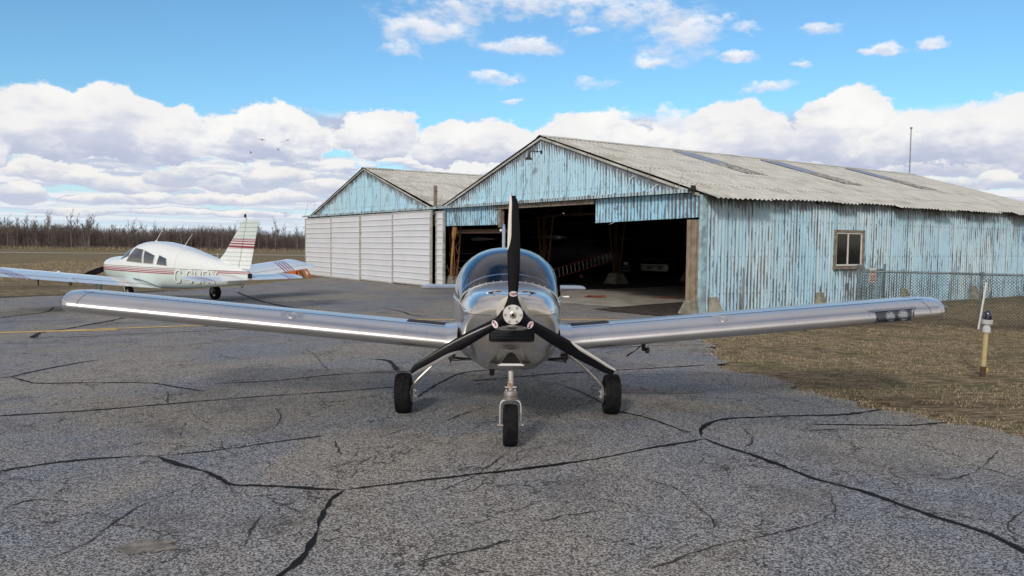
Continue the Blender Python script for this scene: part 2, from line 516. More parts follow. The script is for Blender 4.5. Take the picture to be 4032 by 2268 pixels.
def m_field():
    m, T, b = custom('dry_grass_ground')
    co = T.new('ShaderNodeTexCoord').outputs['Object']
    fine = T.noise(T.mapping(co, (0.45, 1.0, 1)), 9.0, 7, 0.8)
    mid = T.noise(co, 1.4, 5, 0.65, 0.5)
    far = T.noise(T.mapping(co, (0.25, 1.0, 1)), 0.35, 5, 0.65)
    c = T.mix(T.smooth(fine, 0.35, 0.68), (0.075, 0.058, 0.036), (0.45, 0.36, 0.225))
    c = T.mix(T.math('MULTIPLY', T.smooth(mid, 0.48, 0.64), 0.55), c, (0.11, 0.12, 0.05))
    c = T.mix(T.math('MULTIPLY', T.smooth(far, 0.50, 0.66), 0.5), c, (0.075, 0.050, 0.035))
    y = T.sep(co)[1]
    c = T.mix(T.math('MULTIPLY', T.smooth(y, 55.0, 75.0), 0.6), c, (0.21, 0.175, 0.10))
    T.l.new(c, b.inputs['Base Color']); b.inputs['Roughness'].default_value = 0.95
    b.inputs['Specular IOR Level'].default_value = 0.1
    bn = T.new('ShaderNodeBump', i={'Strength': 0.9, 'Distance': 0.05}); T.l.new(T.noise(co, 9.0, 6, 0.8), bn.inputs['Height']); T.l.new(bn.outputs[0], b.inputs['Normal'])
    return m


M_ASPH, M_FIELD = m_asphalt(), m_field()
M_TAR = mat('tar_sealant', (0.011, 0.011, 0.013), 0.7, spec=0.15, var=0.3, vscale=9, bump=0.4, bscale=60)
M_CRACK = mat('crack_dark', (0.040, 0.038, 0.036), 0.9, var=0.4, vscale=14)
M_YEL = mat('worn_yellow_paint', (0.78, 0.52, 0.14), 0.7, color2=(0.55, 0.38, 0.13), vscale=9, detail=6)
M_CONC = mat('slab_concrete', (0.46, 0.44, 0.39), 0.85, color2=(0.30, 0.28, 0.24), vscale=1.6, bump=0.3, bscale=30, detail=7)
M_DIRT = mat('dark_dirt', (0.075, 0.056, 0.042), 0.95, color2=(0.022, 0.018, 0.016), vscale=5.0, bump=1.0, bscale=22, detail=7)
M_GRAV = mat('pale_gravel', (0.40, 0.35, 0.26), 0.95, color2=(0.30, 0.25, 0.18), vscale=1.5)

# one sheet to the horizon with the fold lines of gz()
xs = [-1600, -300, -60, -15.5, -1.5, 20, 60, 300, 1600]; ys = [-900, -60, 0, 60, 200, 600, 2500]
gv = [(x, y, gz(x)) for y in ys for x in xs]
gf = [(j * len(xs) + i, j * len(xs) + i + 1, (j + 1) * len(xs) + i + 1, (j + 1) * len(xs) + i) for j in range(len(ys) - 1) for i in range(len(xs) - 1)]
struct(quick('ground', gv, gf, M_FIELD))

right_edge = [(60, -40), (22, -14), (9.5, 0.8), (6.2, 4.2), (4.9, 6.0), (4.38, 6.57), (3.96, 7.11), (3.63, 7.83), (3.28, 8.55), (3.12, 9.61), (2.66, 10.3), (3.0, 10.75), (2.95, 11.4), (3.2, 12.5),
              (3.5, 14.5), (3.62, 16.4), (3.5, 17.5)]
left_edge = [(-8.2, 37.4), (-9.0, 34.9), (-10.1, 30.0), (-11.0, 26.6), (-11.9, 25.2), (-13.64, 24.3), (-15.2, 22.9), (-20, 20.6), (-30, 17.0), (-60, 8)]
apron_poly = rough_edge(right_edge, 0.16, 0.085, 3) + [(2.4, 18.9), (2.45, 20.4), (1.3, 21.6), (-1.0, 25.4), (-4.2, 30.3)] + rough_edge(left_edge, 0.35, 0.07, 5) + [(-60, -40)]
sheet('apron', apron_poly, M_ASPH, 0.012)
sheet('concrete_slab', [(2.64, 19.72), (1.26, 20.95), (-0.8, 24.1), (1.5, 25.9), (2.7, 27.1), (6.9, 30.3), (9.6, 26.4), (5.11, 22.2), (4.95, 21.9)], M_CONC, 0.020)
sheet('dirt_patch', rough_edge([(2.7, 19.6), (4.9, 21.7), (4.6, 18.2), (3.9, 17.4), (3.3, 17.4), (2.5, 18.2), (2.0, 19.0), (2.7, 19.6)], 0.12, 0.04, 8), M_DIRT, 0.024)
# bare earth inside and under the hangars
def HW(x, y):  # hangar local -> world
    return (4.2913 + x * math.cos(0.9846) + y * math.sin(0.9846), 17.713 - x * math.sin(0.9846) + y * math.cos(0.9846))
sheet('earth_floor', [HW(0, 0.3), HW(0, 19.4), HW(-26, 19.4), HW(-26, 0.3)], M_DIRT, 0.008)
sheet('gravel_strip', [(-300, 92), (-100, 92), (40, 92), (40, 97.5), (-100, 97.5), (-300, 97.5)], M_GRAV, 0.03)
sheet('edge_soil', rough_edge([(-11.2, 26.2), (-12.0, 25.4), (-13.7, 24.5), (-15.3, 23.1), (-20, 20.8), (-30, 17.2)], .3, .05, 9) + rough_edge([(-30, 18.2), (-20, 21.7), (-15.0, 24.2), (-13.2, 25.7), (-11.6, 27.0)], .3, .1, 10), M_DIRT, 0.006)

yl = MB()
ribbon(yl, [(-14, 12.8), (-9.6, 13.85), (-8.05, 14.18), (-7.3, 14.36)], 0.17, 0.017, wvar=0.05, taper=False)
ribbon(yl, [(-8.9, 13.98), (-8.05, 14.32), (-7.15, 14.67), (-5.0, 15.4), (-2.44, 16.02), (-1.34, 16.12), (1.15, 16.36), (2.72, 16.45), (3.35, 16.47)], 0.14, 0.0175, wvar=0.05, taper=False)
struct(yl.build('yellow_line', M_YEL))

PG = pix_ground
def tr(*p): return [PG(*q) for q in p]
ck = MB()
sealed = [
    (tr((-40, 1195), (0, 1190), (150, 1168), (300, 1155), (380, 1152), (400, 1154)), .035),
    (tr((398, 1153), (430, 1168), (520, 1195), (560, 1214), (590, 1226), (650, 1227), (740, 1232), (810, 1237), (866, 1238)), .042),
    (tr((398, 1153), (560, 1135), (700, 1115), (815, 1101)), .028),
    (tr((868, 1238), (838, 1258), (822, 1285), (805, 1320), (785, 1365), (755, 1412), (700, 1455), (600, 1530)), .045),
    (tr((868, 1238), (1000, 1222), (1130, 1206), (1330, 1183), (1500, 1160), (1620, 1135), (1720, 1117), (1768, 1108)), .032),
    (tr((1768, 1106), (1762, 1092), (1772, 1076), (1800, 1064), (1850, 1056), (2000, 1050), (2130, 1046), (2220, 1033)), .045),
    (tr((1768, 1106), (1820, 1128), (1900, 1152), (2000, 1190), (2060, 1212), (2180, 1245), (2330, 1300), (2480, 1350), (2576, 1395), (2700, 1450)), .044),
    (tr((2035, 1071), (2200, 1073), (2300, 1073), (2390, 1065)), .035),
    (tr((-30, 1053), (0, 1050), (200, 1038), (400, 1022), (600, 1005), (850, 988), (1000, 976)), .036),
    (tr((540, 968), (700, 960), (850, 945), (1040, 937)), .03),
    (tr((-20, 956), (30, 950), (100, 934), (200, 915), (275, 904)), .05),
    (tr((30, 952), (65, 962), (100, 968), (250, 966), (380, 967), (450, 978), (515, 988)), .035),
    (tr((930, 906), (965, 908), (985, 917), (999, 936)), .06),
    (tr((1050, 1003), (1100, 970), (1170, 940), (1300, 930)), .03),
    (tr((1180, 962), (1370, 945), (1500, 937), (1660, 928), (1780, 920)), .03),
    (tr((1340, 958), (1420, 975), (1480, 998), (1550, 1035), (1620, 1052), (1680, 1072), (1740, 1095)), .026),
    (tr((82, 853), (105, 838), (174, 828), (234, 817), (300, 804), (330, 795)), .10),
    (tr((82, 853), (200, 849), (447, 837), (640, 829), (800, 822)), .035),
    (tr((-10, 813), (90, 809), (203, 805)), .035),
    (tr((0, 801), (104, 788), (127, 781), (136, 774)), .06),
    (tr((597, 736), (641, 754), (709, 771), (774, 781)), .10),
    (tr((735, 789), (782, 792), (824, 801)), .06),
    (tr((640, 764), (700, 762), (790, 757), (860, 755)), .06),
    (tr((960, 776), (1010, 785), (1040, 795), (1100, 800)), .05),
    (tr((205, 878), (219, 876)), .08), (tr((270, 871), (292, 870)), .05),
    (tr((0, 868), (60, 866)), .03),
    (tr((1500, 880), (1640, 872), (1780, 870)), .025),
]
for i, (p, w) in enumerate(sealed): ribbon(ck, p, w * .85, 0.017, jit=0.0035, seed=i, wvar=0.30, step=0.045)
struct(ck.build('crack_sealant', M_TAR))
tc_ = MB()
thin = [((465, 1065), (460, 1085), (452, 1112)), ((846, 1112), (850, 1128), (858, 1152)), ((672, 1290), (645, 1310), (630, 1340), (628, 1385)), ((1040, 1422), (1160, 1395), (1230, 1380), (1320, 1355)),
        ((1640, 1440), (1740, 1400), (1850, 1368), (1960, 1345), (2080, 1315)), ((2380, 1212), (2440, 1196), (2478, 1178), (2490, 1160), (2512, 1138)), ((240, 1352), (320, 1300), (400, 1258), (470, 1230)),
        ((950, 1105), (1040, 1078), (1130, 1060), (1240, 1020)), ((690, 1030), (700, 1050), (690, 1075), (640, 1082)), ((1620, 1210), (1700, 1235), (1770, 1290), (1790, 1340)), ((2576, 1290), (2540, 1330), (2576, 1365)),
        ((2100, 985), (2180, 1005), (2300, 1040)), ((1900, 990), (2000, 1010), (2080, 1030), (2140, 1028)), ((1700, 1080), (1720, 1090), (1745, 1100)), ((1870, 1080), (1890, 1110), (1870, 1130)),
        ((560, 1240), (660, 1225), (680, 1260), (760, 1300)), ((100, 1420), (200, 1380), (260, 1340)), ((1100, 1240), (1180, 1210), (1260, 1150)), ((420, 985), (425, 1018)), ((770, 880), (800, 905), (830, 935)),
        ((2420, 1170), (2500, 1190), (2576, 1215)), ((2000, 1090), (2150, 1082), (2300, 1085)), ((1330, 1330), (1430, 1300), (1520, 1290)), ((2090, 1250), (2095, 1290), (2110, 1320)), ((0, 1290), (90, 1262), (200, 1270))]
for i, p in enumerate(thin): ribbon(tc_, tr(*p), .010, 0.0165, jit=0.007, seed=100 + i, wvar=0.5, step=0.035)
for i in range(18):
    x, y = rnd.uniform(-9, 3), rnd.uniform(2.4, 24); a = rnd.uniform(0, 6.28); pts = [(x, y)]
    for k in range(rnd.randint(3, 7)):
        a += rnd.gauss(0, 0.5); L = rnd.uniform(0.2, 0.6); x += math.cos(a) * L; y += math.sin(a) * L; pts.append((x, y))
    if all(px < 2.9 and (px > -10) for px, _ in pts): ribbon(tc_, pts, .0045, 0.0162, jit=0.010, seed=300 + i, wvar=0.6, step=0.04)
struct(tc_.build('pavement_cracks', M_CRACK))
M_PALE = mat('ground_in_sand', (0.29, 0.265, 0.225), 0.95, color2=(0.12, 0.115, 0.105), vscale=16, detail=7, bump=0.4, bscale=90)
for (px, py, rx, ry, sd_) in ((370, 1382, .15, .10, 1), (1640, 988, .5, .12, 2)):
    cx, cy = PG(px, py); sheet('sand_patch', rough_edge([(cx + rx * math.cos(k * math.pi / 8) * (1 + .25 * math.sin(3 * k + sd_)), cy + ry * math.sin(k * math.pi / 8)) for k in range(16)] + [(cx + rx, cy)], .03, .012, sd_)[:-1], M_PALE, 0.0155)


# ------------------------------------------------------------------ dead grass, blade by blade
def inside(poly, X, Y):
    P = np.array(poly); n = len(P); c = np.zeros(len(X), bool); j = n - 1
    for i in range(n):
        cond = ((P[i, 1] > Y) != (P[j, 1] > Y)) & (X < (P[j, 0] - P[i, 0]) * (Y - P[i, 1]) / (P[j, 1] - P[i, 1] + 1e-12) + P[i, 0])
        c ^= cond; j = i
    return c


GZ = np.vectorize(gz)
def m_blade():
    m, T, b = custom('dead_grass_blades')
    co = T.new('ShaderNodeTexCoord').outputs['Object']
    n = T.noise(co, 60.0, 2, 0.5); n2 = T.noise(co, 0.9, 4, 0.6)
    c = T.mix(T.smooth(n, 0.35, 0.65), (0.15, 0.115, 0.072), (0.62, 0.51, 0.35))
    c = T.mix(T.math('MULTIPLY', T.smooth(n2, 0.50, 0.66), 0.6), c, (0.13, 0.15, 0.07))
    T.l.new(c, b.inputs['Base Color']); b.inputs['Roughness'].default_value = 0.8; b.inputs['Specular IOR Level'].default_value = 0.2
    return m
M_BLADE = m_blade()


def grass(name, X, Y, hmin, hmax, wid, label, z=None):
    n = len(X); a = NR.uniform(0, 6.283, n); h_ = NR.uniform(hmin, hmax, n); ln = NR.uniform(0.2, 1.1, n) * h_; b2 = NR.uniform(0, 6.283, n)
    Z = GZ(X) if z is None else z
    w = wid * NR.uniform(0.6, 1.4, n)
    v = np.zeros((n, 3, 3)); v[:, 0, 0] = X - np.cos(a) * w; v[:, 0, 1] = Y - np.sin(a) * w; v[:, 1, 0] = X + np.cos(a) * w; v[:, 1, 1] = Y + np.sin(a) * w
    v[:, :2, 2] = Z[:, None]; v[:, 2, 0] = X + np.cos(b2) * ln; v[:, 2, 1] = Y + np.sin(b2) * ln; v[:, 2, 2] = Z + h_
    o = quick(name, v.reshape(-1, 3), np.arange(3 * n).reshape(-1, 3), M_BLADE)
    return tag(o, label, 'grass', kind='stuff')


N = 230000
X = NR.uniform(2.2, 17, N); Y = 4.4 + 18 * NR.uniform(0, 1, N)**1.25
ok = ~inside(apron_poly, X - 0.03, Y) & (X < 0.78 * Y + 1.2)
# keep off the hangar and the dirt
hx = (X - 4.2913) * math.cos(.9846) - (Y - 17.713) * math.sin(.9846)
hy = (X - 4.2913) * math.sin(.9846) + (Y - 17.713) * math.cos(.9846)
ok &= ~((hx < 0.05) & (hy > -0.1))
pat = np.sin(X * 2.1 + np.sin(Y * 1.7) * 2) + np.sin(Y * 2.7 + X * .8) + .6 * np.sin(X * 7.3 + Y * 3.1) + NR.normal(0, .5, N)
ok &= pat > -0.75
grass('dead_lawn', X[ok], Y[ok], 0.010, 0.036, 0.0032, 'short dead lawn with thin green patches right of the pavement')
N = 60000
X = NR.uniform(-34, -6, N); Y = NR.uniform(20, 60, N)
ok = ~inside(apron_poly, X, Y) & (X < -0.05 * Y - 6) & (X > -0.80 * Y)
pat = np.sin(X * 1.3 + np.sin(Y * .9) * 2) + np.sin(Y * 1.1 + X * .5) + NR.normal(0, .7, N)
ok &= pat > -0.4
hx = (X - 4.2913) * math.cos(.9846) - (Y - 17.713) * math.sin(.9846)
ok &= hx < -26.2
grass('rough_field_grass', X[ok], Y[ok], 0.05, 0.20, 0.012, 'rough brown grass of the open field left of the hangars')
# tufts along the pavement edges and at the hangar doors
E = []
for e in (right_edge[3:], left_edge[:8]):
    for i in range(len(e) - 1):
        L = math.dist(e[i], e[i + 1])
        for k in range(int(L * 160)):
            t = rnd.random(); E.append((e[i][0] + (e[i + 1][0] - e[i][0]) * t + rnd.gauss(0, .07), e[i][1] + (e[i + 1][1] - e[i][1]) * t + rnd.gauss(0, .07)))
for k in range(2600):
    p = HW(-26.2 + 14.0 * rnd.random(), -0.62 + rnd.gauss(0, .07)); E.append(p)
E = np.array(E)
grass('edge_tufts', E[:, 0], E[:, 1], 0.012, 0.045, 0.0042, 'ragged dry tufts fringing the pavement edge', z=GZ(E[:, 0]) + 0.005)

# ================================================================== TREES
M_BARK = mat('grey_bark', (0.19, 0.165, 0.145), 0.9, var=0.25, vscale=3)
M_BIRCH = mat('pale_bark', (0.34, 0.32, 0.29), 0.85, color2=(0.20, 0.18, 0.165), vscale=2.5)
M_TWIG = mat('twigs', (0.15, 0.125, 0.110), 0.95, var=0.2, vscale=2)
M_THICK = mat('thicket_stems', (0.13, 0.105, 0.096), 0.95, color2=(0.066, 0.053, 0.053), vscale=0.4)


def tree_meshes(seed, H, bark, lean):
    r = random.Random(seed); tk, cr = MB(), MB()
    def path(p, d, L, n, wob, up=0.06):
        pts = [Vector(p)]; d = Vector(d).normalized()
        for k in range(n):
            d = (d + Vector((r.gauss(0, wob), r.gauss(0, wob), up))).normalized(); pts.append(pts[-1] + d * (L / n))
        return pts
    stems = r.choice([1, 1, 2])
    for s_ in range(stems):
        p = path((s_ * .25, 0, -0.05), (lean + r.gauss(0, .05), r.gauss(0, .06), 1), H * (1 if s_ == 0 else .85), 7, .05, .12)
        rs = [0.085 * (1 - 0.9 * (k / 7)) * H / 6 + .008 for k in range(8)]
        tk.tube(p, rs, 5)
        for k in range(r.randint(15, 20)):
            t = r.uniform(.28, .98); i = min(6, int(t * 7)); q = p[i].lerp(p[i + 1], t * 7 - i)
            a = r.uniform(0, 6.28); el_ = r.uniform(.8, 1.9)
            L = H * r.uniform(.10, .24) * (1.25 - .6 * t)
            b_ = path(q, (math.cos(a), math.sin(a), el_), L, 4, .12, .12)
            r0 = .026 * (1.2 - .6 * t)
            cr.tube(b_, [r0, r0 * .8, r0 * .6, r0 * .42, r0 * .25], 3, cap=False)
            for j in range(r.randint(6, 10)):
                tt = r.uniform(.2, 1); ii = min(3, int(tt * 4)); qq = b_[ii].lerp(b_[ii + 1], tt * 4 - ii); a2 = a + r.gauss(0, .9)
                tw = path(qq, (math.cos(a2), math.sin(a2), r.uniform(.6, 2)), L * r.uniform(.3, .6), 2, .15, .1)
                cr.tube(tw, [.012, .009, .005], 3, cap=False)
    return tk, cr


protos = []
for k in range(9):
    pale = k in (1, 4, 7); tall = k in (0, 4)
    H = 5.6 if tall else rnd.uniform(3.7, 4.9)
    tk, cr = tree_meshes(40 + k, H, pale, [0, .05, -.04, .1, 0, -.12, .03, 0, .06][k])
    t = thing('bare_tree', '', 'tree', (0, 0, 0))
    tk.build('trunk', M_BIRCH if pale else M_BARK, t, smooth=True); cr.build('crown', M_TWIG, t)
    protos.append((t, pale, tall, False))


used = set()
def put_tree(k, x, y, rz, sc):
    t, pale, tall, _ = protos[k]
    if k in used:
        o = t.copy(); COL.objects.link(o)
        for ch in list(t.children):
            if ch.name.startswith(('trunk', 'crown')):
                c = ch.copy(); COL.objects.link(c); c.parent = o
    else: o = t; used.add(k)
    o.location = (x, y, gz(x)); o.rotation_euler = (0, 0, rz); o.scale = (sc, sc, sc * rnd.uniform(.95, 1.08))
    if pale and not tall: o['label'] = 'bare tree with a pale birch-like trunk in the row beyond the field'; o['group'] = 'pale-trunked bare trees beyond the field'
    elif tall: o['label'] = 'tall leafless tree rising above the row beyond the field'; o['group'] = 'tall leafless trees beyond the field'
    else: o['label'] = 'leafless grey-barked tree of middling height beyond the field'; o['group'] = 'leafless trees in the row beyond the field'


nT = 0
while nT < 285:
    u = rnd.random(); px = -60 + 860 * u
    y = rnd.uniform(128.5, 146); x = (px * 1.5652 - 2016) / FPX * y
    # height profile of the skyline in the photograph: taller to the left, a peak about a quarter across
    prof = 1.0 if px < 150 else 1.06 if px < 280 else 0.82 if px < 420 else 0.70 if px < 560 else 0.86
    k = rnd.choices(range(9), [1.2 if px < 300 else .3, 2, 2, 2, 1.0 if px < 300 else .2, 2, 2, 2, 2])[0]
    put_tree(k, x, y, rnd.uniform(0, 6.28), prof * rnd.choice([.7, .85, .95, 1.0, 1.1, 1.22])); nT += 1

# thicket: far too many stems to count
n = 160000
X = NR.uniform(-150, 60, n); Y = 130 + 24 * NR.uniform(0, 1, n)**1.5
hh = (2.9 + 0.45 * np.sin(X * .21) + 0.3 * np.sin(X * .83 + 1) + 0.25 * np.sin(X * 2.7)) * NR.uniform(.35, 1.25, n) * (1 - .12 * np.clip((X + 62) / 20, 0, 1))
w = NR.uniform(.008, .032, n); lx = NR.normal(0, .22, n) * hh; ly = NR.normal(0, .1, n) * hh; Z = GZ(X)
v = np.zeros((n, 4, 3))
v[:, 0, 0] = X - w; v[:, 1, 0] = X + w; v[:, 0, 1] = v[:, 1, 1] = Y; v[:, 0, 2] = v[:, 1, 2] = Z - .02
v[:, 2, 0] = X + lx + w * .4; v[:, 3, 0] = X + lx - w * .4; v[:, 2, 1] = v[:, 3, 1] = Y + ly; v[:, 2, 2] = v[:, 3, 2] = Z + hh
tag(quick('thicket', v.reshape(-1, 3), np.arange(4 * n).reshape(-1, 4), M_THICK), 'dense dark thicket of bare brush filling the tree row beyond the field', 'thicket', kind='stuff')
# tall dry weeds at the foot of the thicket
n = 9000
X = NR.uniform(-150, 40, n); Y = NR.uniform(126.5, 129.8, n)
grass('field_weeds', X, Y, .25, .75, .03, 'tall tan weeds along the foot of the far thicket')

# a few buzzards over the trees
M_BIRD = mat('bird_feathers', (0.03, 0.028, 0.03), 0.8)
for (px, py, rz, s_, lab) in [(660, 352, .4, .55, 'dark bird soaring with spread wings, leftmost of the upper pair'), (723, 353, -.2, .38, 'small dark bird gliding level, rightmost of the upper pair'),
                              (700, 377, 1.1, .36, 'tiny dark bird banking steeply below the upper pair'), (631, 384, 1.6, .36, 'tiny dark bird lowest and furthest left of the four')]:
    a, e = pix_dir(px, py); d = 90
    b_ = MB()
    L = []
    for (x, y, z, c, t_) in [(-.62, -.06, .16, .05, .006), (-.40, .02, .12, .15, .014), (-.12, .05, .03, .19, .03), (0, .06, 0, .22, .07), (.12, .05, .03, .19, .03), (.40, .02, .12, .15, .014), (.62, -.06, .16, .05, .006)]:
        L.append([(x * s_, (y + c * q) * s_, (z + t_ * w_) * s_) for q, w_ in ((.6, 0), (.1, 1), (-.6, 0), (.1, -1))])
    b_.loft(L)
    b_.tube([(0, .30 * s_, .01), (0, .2 * s_, 0), (0, -.1 * s_, 0), (0, -.22 * s_, 0)], [.015 * s_, .04 * s_, .06 * s_, .02 * s_], 8)
    b_.add([(-.02 * s_, -.2 * s_, 0), (.02 * s_, -.2 * s_, 0), (.08 * s_, -.38 * s_, 0), (-.08 * s_, -.38 * s_, 0), (0, -.2 * s_, .015)], [(0, 1, 2, 3), (0, 4, 1), (1, 4, 2), (2, 4, 3), (3, 4, 0)])
    o = b_.build('soaring_bird', M_BIRD, None, smooth=True)
    o.location = (math.sin(a) * d, math.cos(a) * d, CAM_H + math.tan(e) * d); o.rotation_euler = (R(-25), R(20) * rz, rz)
    tag(o, lab, 'bird', 'dark birds soaring over the far trees')

# ================================================================== HANGARS
YAW = 0.9846
W1, XL, LEN, HE, HA = 12.39, 26.0, 19.6, 2.79, 4.69
XC2, HA2 = -19.25, 4.74


def m_peel(name, axis, paint, amount=0.0, edge=0.30, edgew=0.35, chalk=0.35, pitch=0.12, low=0.0, sx=13.0, sz=1.25, seed=0.0):
    m, T, b = custom(name)
    co = T.new('ShaderNodeTexCoord').outputs['Object']
    c = T.sep(co); a, z = c[axis], c[2]
    g = T.new('ShaderNodeNewGeometry')
    v1 = T.comb(T.math('MULTIPLY', a, sx), seed, T.math('MULTIPLY', z, sz))
    v2 = T.comb(T.math('MULTIPLY', a, 1.1), 3.0 + seed, T.math('MULTIPLY', z, 0.7))
    v3 = T.comb(T.math('MULTIPLY', a, 30.0), 5.0, T.math('MULTIPLY', z, 9.0))
    n1 = T.noise(v1, 1.0, 5, 0.62); n2 = T.noise(v2, 1.0, 4, 0.55); n3 = T.noise(v3, 1.0, 3, 0.6)
    rib = T.math('SINE', T.math('MULTIPLY', a, 2 * math.pi / pitch))  # peel and chalk follow the ribs; also paints rib shading into the colour
    at_ = T.new('ShaderNodeAttribute', attribute_name='edge').outputs['Fac']
    et = T.math('MULTIPLY', T.math('SUBTRACT', 1.0, T.smooth(at_, 0.0, edgew)), edge)
    s = T.math('ADD', T.math('MULTIPLY', n1, 0.62), T.math('MULTIPLY', n2, 0.42))
    s = T.math('ADD', s, T.math('MULTIPLY', T.math('SUBTRACT', n3, 0.5), 0.16))
    s = T.math('ADD', s, T.math('MULTIPLY', rib, 0.085))
    s = T.math('ADD', s, et)
    if low: s = T.math('ADD', s, T.math('MULTIPLY', T.smooth(z, 1.1, 0.1), low))
    mask = T.smooth(s, 0.592 - amount, 0.632 - amount)
    pv = T.noise(co, 2.2, 4, 0.6)
    pc = T.mix(T.smooth(pv, 0.3, 0.7), tuple(x * 0.88 for x in paint), paint)
    ch = T.smooth(T.math('ADD', T.math('ADD', T.math('MULTIPLY', T.noise(T.comb(T.math('MULTIPLY', a, 17.0), 9.0, T.math('MULTIPLY', z, 0.55)), 1.0, 4, 0.6), 0.7),
                         T.math('MULTIPLY', T.noise(T.comb(T.math('MULTIPLY', a, 0.5), 2.0, T.math('MULTIPLY', z, 0.5)), 1.0, 3, 0.5), 0.4)), T.math('MULTIPLY', rib, -0.06)), 0.55, 0.64)
    pc = T.mix(T.math('MULTIPLY', ch, chalk), pc, (0.70, 0.78, 0.80))
    wn = T.new('ShaderNodeTexWhiteNoise', noise_dimensions='1D'); T.l.new(T.math('FLOOR', T.math('DIVIDE', a, 0.84)), wn.inputs['W'])
    pc = T.mix(T.math('MULTIPLY', wn.outputs['Value'], 0.22), pc, (0.60, 0.66, 0.66))
    bare = T.mix(T.smooth(T.noise(v1, 0.7, 4, 0.6), 0.4, 0.65), (0.14, 0.165, 0.20), (0.28, 0.31, 0.335))
    bare = T.mix(T.math('MULTIPLY', T.smooth(T.noise(v2, 3.1, 4, 0.65), 0.62, 0.74), 0.35), bare, (0.17, 0.11, 0.08))
    col = T.mix(mask, pc, bare)
    # sheet laps and rows of fixings with small rust runs
    fr = T.math('FRACT', T.math('DIVIDE', a, 0.84)); lapm = T.math('LESS_THAN', fr, 0.022)
    col = T.mix(T.math('MULTIPLY', lapm, 0.55), col, (0.07, 0.08, 0.09))
    fz_ = T.math('FRACT', T.math('MULTIPLY', z, 1.15)); fa = T.math('FRACT', T.math('DIVIDE', a, 0.24))
    dot = T.math('MULTIPLY', T.math('LESS_THAN', T.math('ABSOLUTE', T.math('SUBTRACT', fz_, 0.55)), 0.025), T.math('LESS_THAN', T.math('ABSOLUTE', T.math('SUBTRACT', fa, 0.5)), 0.07))
    col = T.mix(T.math('MULTIPLY', dot, 0.35), col, (0.09, 0.06, 0.05))
    run = T.math('MULTIPLY', T.math('MULTIPLY', T.smooth(fz_, 0.10, 0.55), T.math('LESS_THAN', fz_, 0.55)), T.math('LESS_THAN', T.math('ABSOLUTE', T.math('SUBTRACT', fa, 0.5)), 0.09))
    col = T.mix(T.math('MULTIPLY', T.math('MULTIPLY', run, T.smooth(n2, 0.5, 0.7)), 0.22), col, (0.22, 0.14, 0.10))
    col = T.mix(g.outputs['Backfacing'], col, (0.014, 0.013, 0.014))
    T.l.new(col, b.inputs['Base Color'])
    T.l.new(T.fmix(mask, 0.62, 0.5), b.inputs['Roughness'])
    T.l.new(T.math('MULTIPLY', T.math('MULTIPLY', mask, T.math('SUBTRACT', 1.0, g.outputs['Backfacing'])), 0.35), b.inputs['Metallic'])
    bn = T.new('ShaderNodeBump', i={'Strength': 0.35, 'Distance': 0.004}); T.l.new(T.math('SUBTRACT', 1.0, mask), bn.inputs['Height']); T.l.new(bn.outputs[0], b.inputs['Normal'])
    return m


PAINT = (0.30, 0.60, 0.78)
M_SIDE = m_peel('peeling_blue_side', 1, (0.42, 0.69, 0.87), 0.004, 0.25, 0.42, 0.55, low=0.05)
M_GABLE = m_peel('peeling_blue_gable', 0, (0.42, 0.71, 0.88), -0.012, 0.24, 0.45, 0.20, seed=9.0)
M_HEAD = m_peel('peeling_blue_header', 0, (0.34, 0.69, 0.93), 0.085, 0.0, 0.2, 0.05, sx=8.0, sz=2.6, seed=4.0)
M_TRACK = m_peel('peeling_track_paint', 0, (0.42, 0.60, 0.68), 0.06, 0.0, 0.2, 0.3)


def m_roof():
    m, T, b = custom('weathered_roofing')
    co = T.new('ShaderNodeTexCoord').outputs['Object']; c = T.sep(co); g = T.new('ShaderNodeNewGeometry')
    v = T.comb(T.math('MULTIPLY', c[0], 1.6), T.math('MULTIPLY', c[1], 9.0), 0.0)
    n1 = T.noise(v, 1.0, 5, 0.65); n2 = T.noise(co, 0.9, 4, 0.6); n3 = T.noise(co, 24.0, 3, 0.7)
    col = T.mix(T.smooth(n1, 0.35, 0.7), (0.50, 0.505, 0.465), (0.69, 0.69, 0.64))
    col = T.mix(T.math('MULTIPLY', T.smooth(n3, 0.55, 0.7), 0.35), col, (0.26, 0.26, 0.20))
    fr = T.smooth(c[1], 1.6, 0.0)          # mossy first sheets over the gable
    col = T.mix(T.math('MULTIPLY', T.smooth(T.math('ADD', n2, T.math('MULTIPLY', fr, 0.16)), 0.54, 0.70), 0.5), col, (0.25, 0.245, 0.19))
    # sheet laps
    lap = T.math('LESS_THAN', T.math('ABSOLUTE', T.math('SUBTRACT', T.math('FRACT', T.math('MULTIPLY', c[0], 0.62)), 0.5)), 0.012)
    col = T.mix(T.math('MULTIPLY', lap, 0.6), col, (0.08, 0.08, 0.07))
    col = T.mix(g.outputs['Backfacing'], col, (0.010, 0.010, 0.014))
    T.l.new(col, b.inputs['Base Color']); b.inputs['Roughness'].default_value = 0.85; b.inputs['Specular IOR Level'].default_value = 0.25
    bn = T.new('ShaderNodeBump', i={'Strength': 0.4, 'Distance': 0.004}); T.l.new(n3, bn.inputs['Height']); T.l.new(bn.outputs[0], b.inputs['Normal'])
    return m


